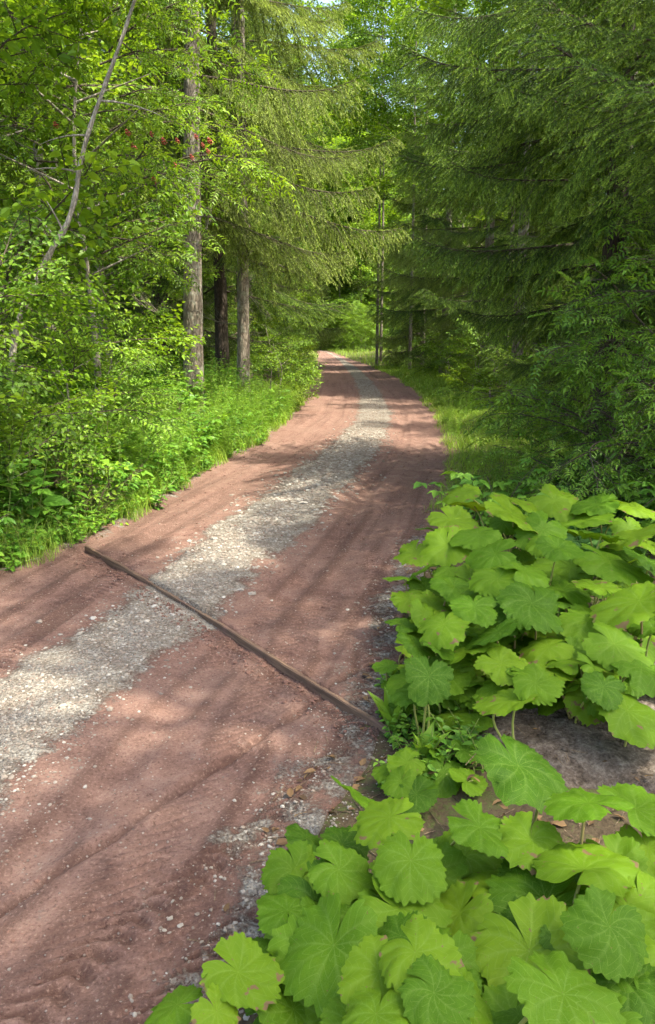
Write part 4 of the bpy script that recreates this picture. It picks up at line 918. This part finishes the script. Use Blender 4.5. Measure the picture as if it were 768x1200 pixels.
for c, nm in (('near', 'foreground clump'), ('far', 'clump behind bare soil'), ('soil', 'bare soil patch')):
    ps = sorted([p for p in plants if p[0] == c], key=lambda p: p[1][1])
    if c == 'soil':
        for p in ps:
            m = p[2][0]; big = m[2] > 0.2
            tag(p[3], 'large single butterbur leaf hanging over the bare soil at the right edge' if big else f'small butterbur seedling near the bare soil, {ORD[sorted([q[1][0] for q in ps]).index(p[1][0])]} from the road', 'plant', 'butterbur plants')
        continue
    rows = 3; per = math.ceil(len(ps) / rows)
    for r_, rn in enumerate(('front', 'middle', 'back')):
        for i, p in enumerate(sorted(ps[r_ * per:(r_ + 1) * per], key=lambda p: p[1][0])):
            tag(p[3], f'{ORD[i]} butterbur plant from the road, {rn} row of the {nm}', 'plant', 'butterbur plants')

# ------------------------------------------------------------------ herbs, ferns, grass
def herb(seed, h=0.9, pairs=9, ll=0.10, lw=0.5, whorl=2):
    global rng
    keep = rng; rng = np.random.default_rng(seed); mb = MB(); tw = MB()
    for s in range(3):
        b = np.array([0.05 * rng.normal(), 0.05 * rng.normal(), -0.03]); ln = h * (0.7 + 0.4 * rng.random()); le = np.array([0.22 * rng.normal(), 0.22 * rng.normal(), 1.0]); t = np.linspace(0, 1, 7)[:, None]
        pts = b + le * ln * t + np.array([le[0], le[1], 0]) * 0.3 * t ** 2; tube(tw, pts, np.linspace(0.005, 0.002, 7), 4, 0.5, 1, cap=False)
        for k in range(pairs):
            u = 0.12 + 0.88 * k / pairs; q, e = along(pts, np.array([u])); a0 = k * 1.57 + s
            ang = a0 + np.arange(whorl) * 6.283 / whorl
            D = np.stack([np.cos(ang), np.sin(ang), 0.25 - 0.5 * rng.random(whorl)], -1)
            l = ll * (1.15 - 0.65 * abs(u - 0.45)) * (0.75 + 0.5 * rng.random(whorl))
            leaves(mb, np.repeat(q, whorl, 0) + D * 0.01, D, np.array([0, 0, 1.0]) + 0.3 * rng.normal(size=(whorl, 3)), l, l * lw, np.clip(0.3 + 0.35 * u + 0.15 * rng.normal(size=whorl), 0, 1))
    v, f, a, m = tw.arrays(); mb.add(v, f, a, 1); rng = keep
    return mb.arrays()
def bramble(seed):
    global rng
    keep = rng; rng = np.random.default_rng(seed); mb = MB(); tw = MB()
    for s in range(4):
        az = s * 1.7 + rng.random(); ln = 0.5 + 0.4 * rng.random(); t = np.linspace(0, 1, 8)[:, None]
        pts = np.array([math.cos(az), math.sin(az), 0]) * ln * 0.6 * t ** 1.3 + np.array([0, 0, 1]) * ln * (1.25 * t - 0.55 * t ** 2); tube(tw, pts, np.linspace(0.004, 0.002, 8), 4, 0.3, 1, cap=False)
        for k in range(8):
            u = 0.2 + 0.8 * k / 8; q, e = along(pts, np.array([u])); a0 = az + (1.3 if k % 2 else -1.3) + 0.3 * rng.normal(); d = np.array([math.cos(a0), math.sin(a0), 0.15]); c = q[0] + d * 0.06
            A = a0 + np.array([0, 1.2, -1.2, 2.0, -2.0][:3 if k % 2 else 5]); D = np.stack([np.cos(A), np.sin(A), np.full(len(A), -0.18)], -1)
            l = 0.085 * (0.8 + 0.4 * rng.random()) * np.array([1.2, 1, 1, .8, .8][:len(A)])
            leaves(mb, np.repeat(c[None], len(A), 0), D, np.array([0, 0, 1.]) + 0.25 * rng.normal(size=(len(A), 3)), l, l * 0.62, np.clip(0.5 + 0.2 * rng.normal(), 0, 1))
    v, f, a, m = tw.arrays(); mb.add(v, f, a, 1); rng = keep
    return mb.arrays()
def fern(seed, n=7, L=0.75):
    global rng
    keep = rng; rng = np.random.default_rng(seed); mb = MB()
    for s in range(n):
        az = s * 6.283 / n + 0.3 * rng.normal(); ln = L * (0.75 + 0.4 * rng.random()); t = np.linspace(0, 1, 12)[:, None]
        pts = np.array([math.cos(az), math.sin(az), 0]) * ln * 0.85 * t + np.array([0, 0, 1]) * ln * (0.95 * t - 0.75 * t ** 2)
        k = np.arange(26); u = 0.12 + 0.87 * k / 26; q, e = along(pts, u); N = unit(np.cross(np.cross(e, [0, 0, 1]), e))
        w = ln * 0.22 * np.sin(np.pi * (0.12 + 0.88 * u)) ** 0.8
        for sd in (1, -1):
            D = unit(np.cross(e, N) * sd + e * 0.35)
            leaves(mb, q, D, N + 0.15 * rng.normal(size=(26, 3)), w, ln * 0.036, np.clip(0.45 + 0.2 * u + 0.1 * rng.normal(size=26), 0, 1), 0, LEAF4)
        tube(mb, pts, np.linspace(0.004, 0.001, 12), 3, 0.5, 1, cap=False)
    rng = keep
    return mb.arrays()
def feathery(seed, h=0.6):
    global rng
    keep = rng; rng = np.random.default_rng(seed); mb = MB()
    for s in range(5):
        b = np.array([0.06 * rng.normal(), 0.06 * rng.normal(), -0.02]); ln = h * (0.6 + 0.5 * rng.random()); le = np.array([0.18 * rng.normal(), 0.18 * rng.normal(), 1.0]); t = np.linspace(0, 1, 6)[:, None]
        pts = b + le * ln * t; tube(mb, pts, np.linspace(0.003, 0.001, 6), 3, 0.5, 1, cap=False)
        n = 120; u = 0.12 + 0.88 * rng.random(n); q, e = along(pts, u); an = rng.random(n) * 6.283
        D = np.stack([np.cos(an), np.sin(an), 0.35 - 0.7 * rng.random(n)], -1); l = 0.11 * (1.05 - 0.8 * u) * (0.5 + 0.7 * rng.random(n)) + 0.012
        needles(mb, q, D, l, 0.0055, np.clip(0.3 + 0.4 * u + 0.15 * rng.normal(size=n), 0, 1))
    rng = keep
    return mb.arrays()
H_NET = [herb(70 + k, 0.75 + 0.2 * k, 9, 0.085, 0.5) for k in range(3)]
H_LOW = [herb(75 + k, 0.30, 5, 0.065, 0.62, 3) for k in range(2)]
H_BR = [bramble(80 + k) for k in range(3)]
H_FE = [fern(85 + k) for k in range(2)]
H_FT = [feathery(88 + k, 0.5 + 0.15 * k) for k in range(3)]
ME_NET = [mesh_of(a, 'nettle', [M_HERB, M_STEM]) for a in H_NET]; ME_LOW = [mesh_of(a, 'low_herb', [M_HERB, M_STEM]) for a in H_LOW]
ME_BR = [mesh_of(a, 'bramble', [M_HERB, M_TWIG]) for a in H_BR]; ME_FE = [mesh_of(a, 'fern', [M_FERN, M_STEM]) for a in H_FE]; ME_FT = [mesh_of(a, 'feathery_herb', [M_FEATHER, M_STEM]) for a in H_FT]
def plant(name, meshes, x, y, s, label, cat, group):
    o = link(name, meshes[int(rng.integers(len(meshes)))]); z = float(ground_z(x, y)); o.location = (x, y, z); o.rotation_euler = (0.12 * rng.normal(), 0.12 * rng.normal(), rng.random() * 6.28); o.scale = (s, s, s * (0.85 + 0.3 * rng.random()))
    tag(o, label, cat, group); return o
def left_spots(n, y0, y1, d0, d1):
    out = []
    while len(out) < n:
        y = y0 * (y1 / y0) ** rng.random(); d = d0 + (d1 - d0) * rng.random() ** 1.2; x = float(road_L(y)) - d
        a, b = to_px((x, y, 0.5))
        if -60 < a < 800: out.append((x, y, d))
    return out
for x, y, d in left_spots(230, 4.8, 20, 0.25, 2.6):
    if vnoise(x * 0.8 + 4, y * 0.5) > 0.52 and y > 8: continue
    plant('nettle_plant', ME_NET, x, y, 0.55 + 0.5 * min(1, d) * (0.6 + 0.5 * rng.random()), 'upright nettle-like herb with paired leaves in the left verge', 'plant', 'nettle-like herbs of the left verge')
for x, y, d in left_spots(170, 4.8, 18, 0.15, 2.4):
    plant('bramble_cane', ME_BR, x, y, 0.6 + 0.5 * rng.random(), 'arching bramble canes with three-part leaves in the left verge', 'plant', 'brambles of the left verge')
for x, y, d in left_spots(250, 4.8, 16, -0.02, 0.7):
    plant('low_herb', ME_LOW, x, y, 0.5 + 0.7 * rng.random(), 'low leafy herb at the left edge of the road', 'plant', 'low herbs at the left road edge')
ME_BIG = [mesh_of(herb(95 + k, 0.75, 5, 0.17, 0.62), 'big_leaf_herb', [M_HERB, M_STEM]) for k in range(2)]
for x, y, d in left_spots(30, 5.0, 12, 0.3, 2.0):
    plant('big_leaf_herb', ME_BIG, x, y, 0.7 + 0.5 * rng.random(), 'tall herb with large broad leaves standing out of the left verge', 'plant', 'large-leaved herbs of the left verge')
for x, y, d in left_spots(26, 5.0, 14, 0.9, 2.6):
    plant('fern', ME_FE, x, y, 0.7 + 0.5 * rng.random(), 'green fern tuft under the left wood', 'fern', 'ferns of the left verge')
for x, y, d in left_spots(260, 8.3, 19, 0.08, 1.6):
    plant('feathery_herb', ME_FT, x, y, 0.7 + 0.6 * rng.random(), 'bright feathery herb in the left verge near the grey trunks', 'plant', 'feathery herbs of the left verge')
# right side
for k in range(70):
    y = 5.6 + 8 * rng.random(); x = float(road_R(y)) + 0.25 + 2.0 * rng.random()
    if y > 7.2 and x < road_R(y) + 1.6: continue
    plant('low_herb', ME_LOW + ME_BR, x, y, 0.6 + 0.6 * rng.random(), 'leafy green herb under the dark shrubs on the right', 'plant', 'herbs under the right shrubs')
for k in range(90):
    y = 7.8 * (30 / 7.8) ** rng.random(); x = float(road_R(y)) + 0.05 + 1.9 * rng.random() ** 1.6
    plant('feathery_herb', ME_FT + ME_LOW, x, y, 0.3 + 0.55 * rng.random(), 'small weed in the grass of the right verge', 'plant', 'weeds in the right verge')
for k in range(22):
    y = 5.3 + 3.2 * rng.random(); x = float(road_R(y)) + (0.45 if y < 6.6 else 1.1) + 1.8 * rng.random()
    plant('fern', ME_FE, x, y, 0.7 + 0.5 * rng.random(), 'dark fern behind the far butterbur clump', 'fern', 'ferns on the right')
for k in range(46):
    a, b = 440 + 130 * rng.random(), 800 + 135 * rng.random(); p = on_z(a, b)
    if p[0] < road_R(p[1]) + 0.02: continue
    plant('low_herb', ME_LOW, p[0], p[1], 0.25 + 0.35 * rng.random(), 'small weed at the right end of the board', 'plant', 'small weeds at the board end')
# upright dock leaves at the board's end
def dock(seed):
    global rng
    keep = rng; rng = np.random.default_rng(seed); mb = MB()
    for k in range(11):
        az = k * 2.4; sl_ = 0.2 + 0.7 * rng.random(); d = np.array([math.cos(az) * sl_, math.sin(az) * sl_, 1.0]); l = 0.09 + 0.09 * rng.random()
        leaves(mb, np.array([[0, 0, 0.0]]) + d * 0.03, d, np.array([-math.cos(az), -math.sin(az), 0.4]), l, l * 0.42, 0.6 + 0.3 * rng.random())
    rng = keep
    return mb.arrays()
ME_DOCK = [mesh_of(dock(s), 'dock', [M_FEATHER]) for s in (1, 2)]
for i, (a, b, s, lab) in enumerate(((462, 862, 1.0, 'upright dock plant at the right end of the board'), (455, 795, 0.6, 'small dock plant beside the road above the board end'), (497, 905, 0.8, 'dock plant between the board end and the foreground butterbur'))):
    p = on_z(a, b); plant('dock_plant', ME_DOCK, p[0], p[1], s, lab, 'plant', None)

# grass: right verge, left edge, far verges (uncountable)
mb = MB()
def grass(n, xf, y0, y1, h0, h1, dens=None, w=0.0035):
    y = y0 * (y1 / y0) ** rng.random(n); x = xf(y, rng.random(n))
    if dens is not None:
        k = vnoise(x * 2.1 + 5, y * 2.1) > dens; x, y = x[k], y[k]
    n = len(x); P = np.stack([x, y, ground_z(x, y) - 0.01], -1); an = rng.random(n) * 6.28; ln = 0.25 + 0.35 * rng.random(n)
    D = np.stack([np.cos(an) * ln, np.sin(an) * ln, np.ones(n)], -1); N = np.stack([-np.cos(an), -np.sin(an), ln], -1)
    h = (h0 + (h1 - h0) * rng.random(n)) * (0.6 + 0.8 * vnoise(x * 1.5, y * 1.5)); leaves(mb, P, D, N, h, w * np.clip(y / 6, 0.8, 6), np.clip(0.45 + 0.2 * rng.normal(size=n) + 0.25 * (rng.random(n) < 0.08), 0, 1), 0, BLADE)
grass(46000, lambda y, r: road_R(y) - 0.2 + (2.3 + 0.02 * y) * r, 7.4, 45, 0.06, 0.20)
grass(26000, lambda y, r: road_L(y) + 0.18 - 1.3 * r ** 1.2, 5, 40, 0.10, 0.38, 0.35)
grass(12000, lambda y, r: -9 + 16 * r, 40, 112, 0.2, 0.55)
v, f, a, m = mb.arrays()
c = v[f].mean(1); wv = 0.04 + 0.28 * np.maximum(0, vnoise(c[:, 1] * 2.3, c[:, 1] * 0 + 3) - 0.35); bad = (c[:, 0] > road_L(c[:, 1]) + wv) & (c[:, 0] < road_R(c[:, 1]) - wv)
tag(link('grass', tri_mesh('grass', v, f[~bad], a, m[~bad], [M_GRASS])), 'bright green grass along both verges of the road', 'grass', kind='stuff')
# undergrowth too dense to count, filling the wood behind the verge plants
mb = MB()
def fill(n, spots_f, tmpl, s0, s1):
    for _ in range(n):
        x, y = spots_f(); v, f, a, m = tmpl[int(rng.integers(len(tmpl)))]; s = s0 + (s1 - s0) * rng.random(); k = m == 0
        M = pose(Vector((x, y, float(ground_z(x, y)))), rng.random() * 6.28, 0, 0, s); mb.add(np_pose(v, M), f[k], np.clip(a + 0.15 * rng.normal(), 0, 1))
def sl(): y = 6 * (40 / 6) ** rng.random(); return float(road_L(y)) - 1.2 - (1.5 + 0.25 * y) * rng.random(), y
def sr(): y = 6 * (40 / 6) ** rng.random(); return float(road_R(y)) + 2.0 + (1 + 0.2 * y) * rng.random(), y
fill(620, sl, H_BR + H_NET[:1], 0.8, 1.5); fill(330, sr, H_BR + H_LOW, 0.8, 1.4)
tag(link('undergrowth', mb.mesh('undergrowth', [M_HERB])), 'dense leafy undergrowth filling the floor of the wood', 'undergrowth', kind='stuff')
# leaf litter on the verges and soil
mb = MB(); n = 2600
y = 1.3 * (14 / 1.3) ** rng.random(n); x = np.where(rng.random(n) < 0.7, road_R(y) + 2.4 * rng.random(n) - 0.1, road_L(y) - 1.2 * rng.random(n) + 0.1)
an = rng.random(n) * 6.28; l = 0.02 + 0.045 * rng.random(n)
leaves(mb, np.stack([x, y, surf_z(x, y) + 0.008 + 0.05 * ((np.abs(x - c0[0]) < 0.8) & (np.abs(y - c0[1]) < 0.6))], -1), np.stack([np.cos(an), np.sin(an), 0.2 * rng.normal(size=n)], -1), np.array([0, 0, 1.0]) + 0.4 * rng.normal(size=(n, 3)), l, l * 0.5, rng.random(n))
tag(link('leaf_litter', mb.mesh('leaf_litter', [M_DRYLEAF])), 'brown dry leaf litter under the plants beside the road', 'leaf litter', kind='stuff')

mb = MB()
for k in range(420):
    y = 1.5 * (6 / 1.5) ** rng.random(); x = float(road_R(y)) + 2.2 * rng.random() - 0.15; l = 0.03 + 0.12 * rng.random(); an = rng.random() * 6.28
    z0 = float(surf_z(x, y)) + 0.006 + (0.07 if abs(x - c0[0]) < 0.75 and abs(y - c0[1]) < 0.5 else 0); t = np.linspace(-0.5, 0.5, 4)[:, None]
    tube(mb, np.array([x, y, z0]) + np.array([math.cos(an), math.sin(an), 0.1 * rng.normal()]) * l * t + np.array([0.0, 0.0, 0.01]) * rng.normal() * t ** 2, [0.0016, 0.0022, 0.002, 0.001], 3)
tag(link('twig_litter', mb.mesh('twig_litter', [M_DRY])), 'small dry twigs littering the soil beside the road', 'twig litter', kind='stuff')
# dead brush left, dead boughs right
for (a, b, Y, s, lab) in ((70, 415, 7.0, 0.8, 'brown dead brush hanging below the leaning sapling'), (98, 480, 6.9, 0.55, 'dry brown brush sticking out of the left verge'), (200, 385, 11.5, 0.9, 'dead grey branches left of the thick spruce trunk')):
    p = on_y(a, b, Y); o = empty('dead_brush', (p[0], p[1], float(ground_z(p[0], p[1])))); tag(o, lab, 'brush', 'dead brush in the left verge')
    dz = p[2] - o.location.z
    for k in range(7):
        ob = link('dead_branch', tri_mesh('dead_branch', *dead_bough(1.2, 200 + k + int(a)), [M_DRY]) , o, mat=pose(Vector((0.1 * rng.normal(), 0.1 * rng.normal(), 0.0)), k * 0.9 + rng.random(), R(62) + R(12) * rng.normal(), rng.random() * 6, s * 0.75 * max(0.5, min(dz, 0.9))))
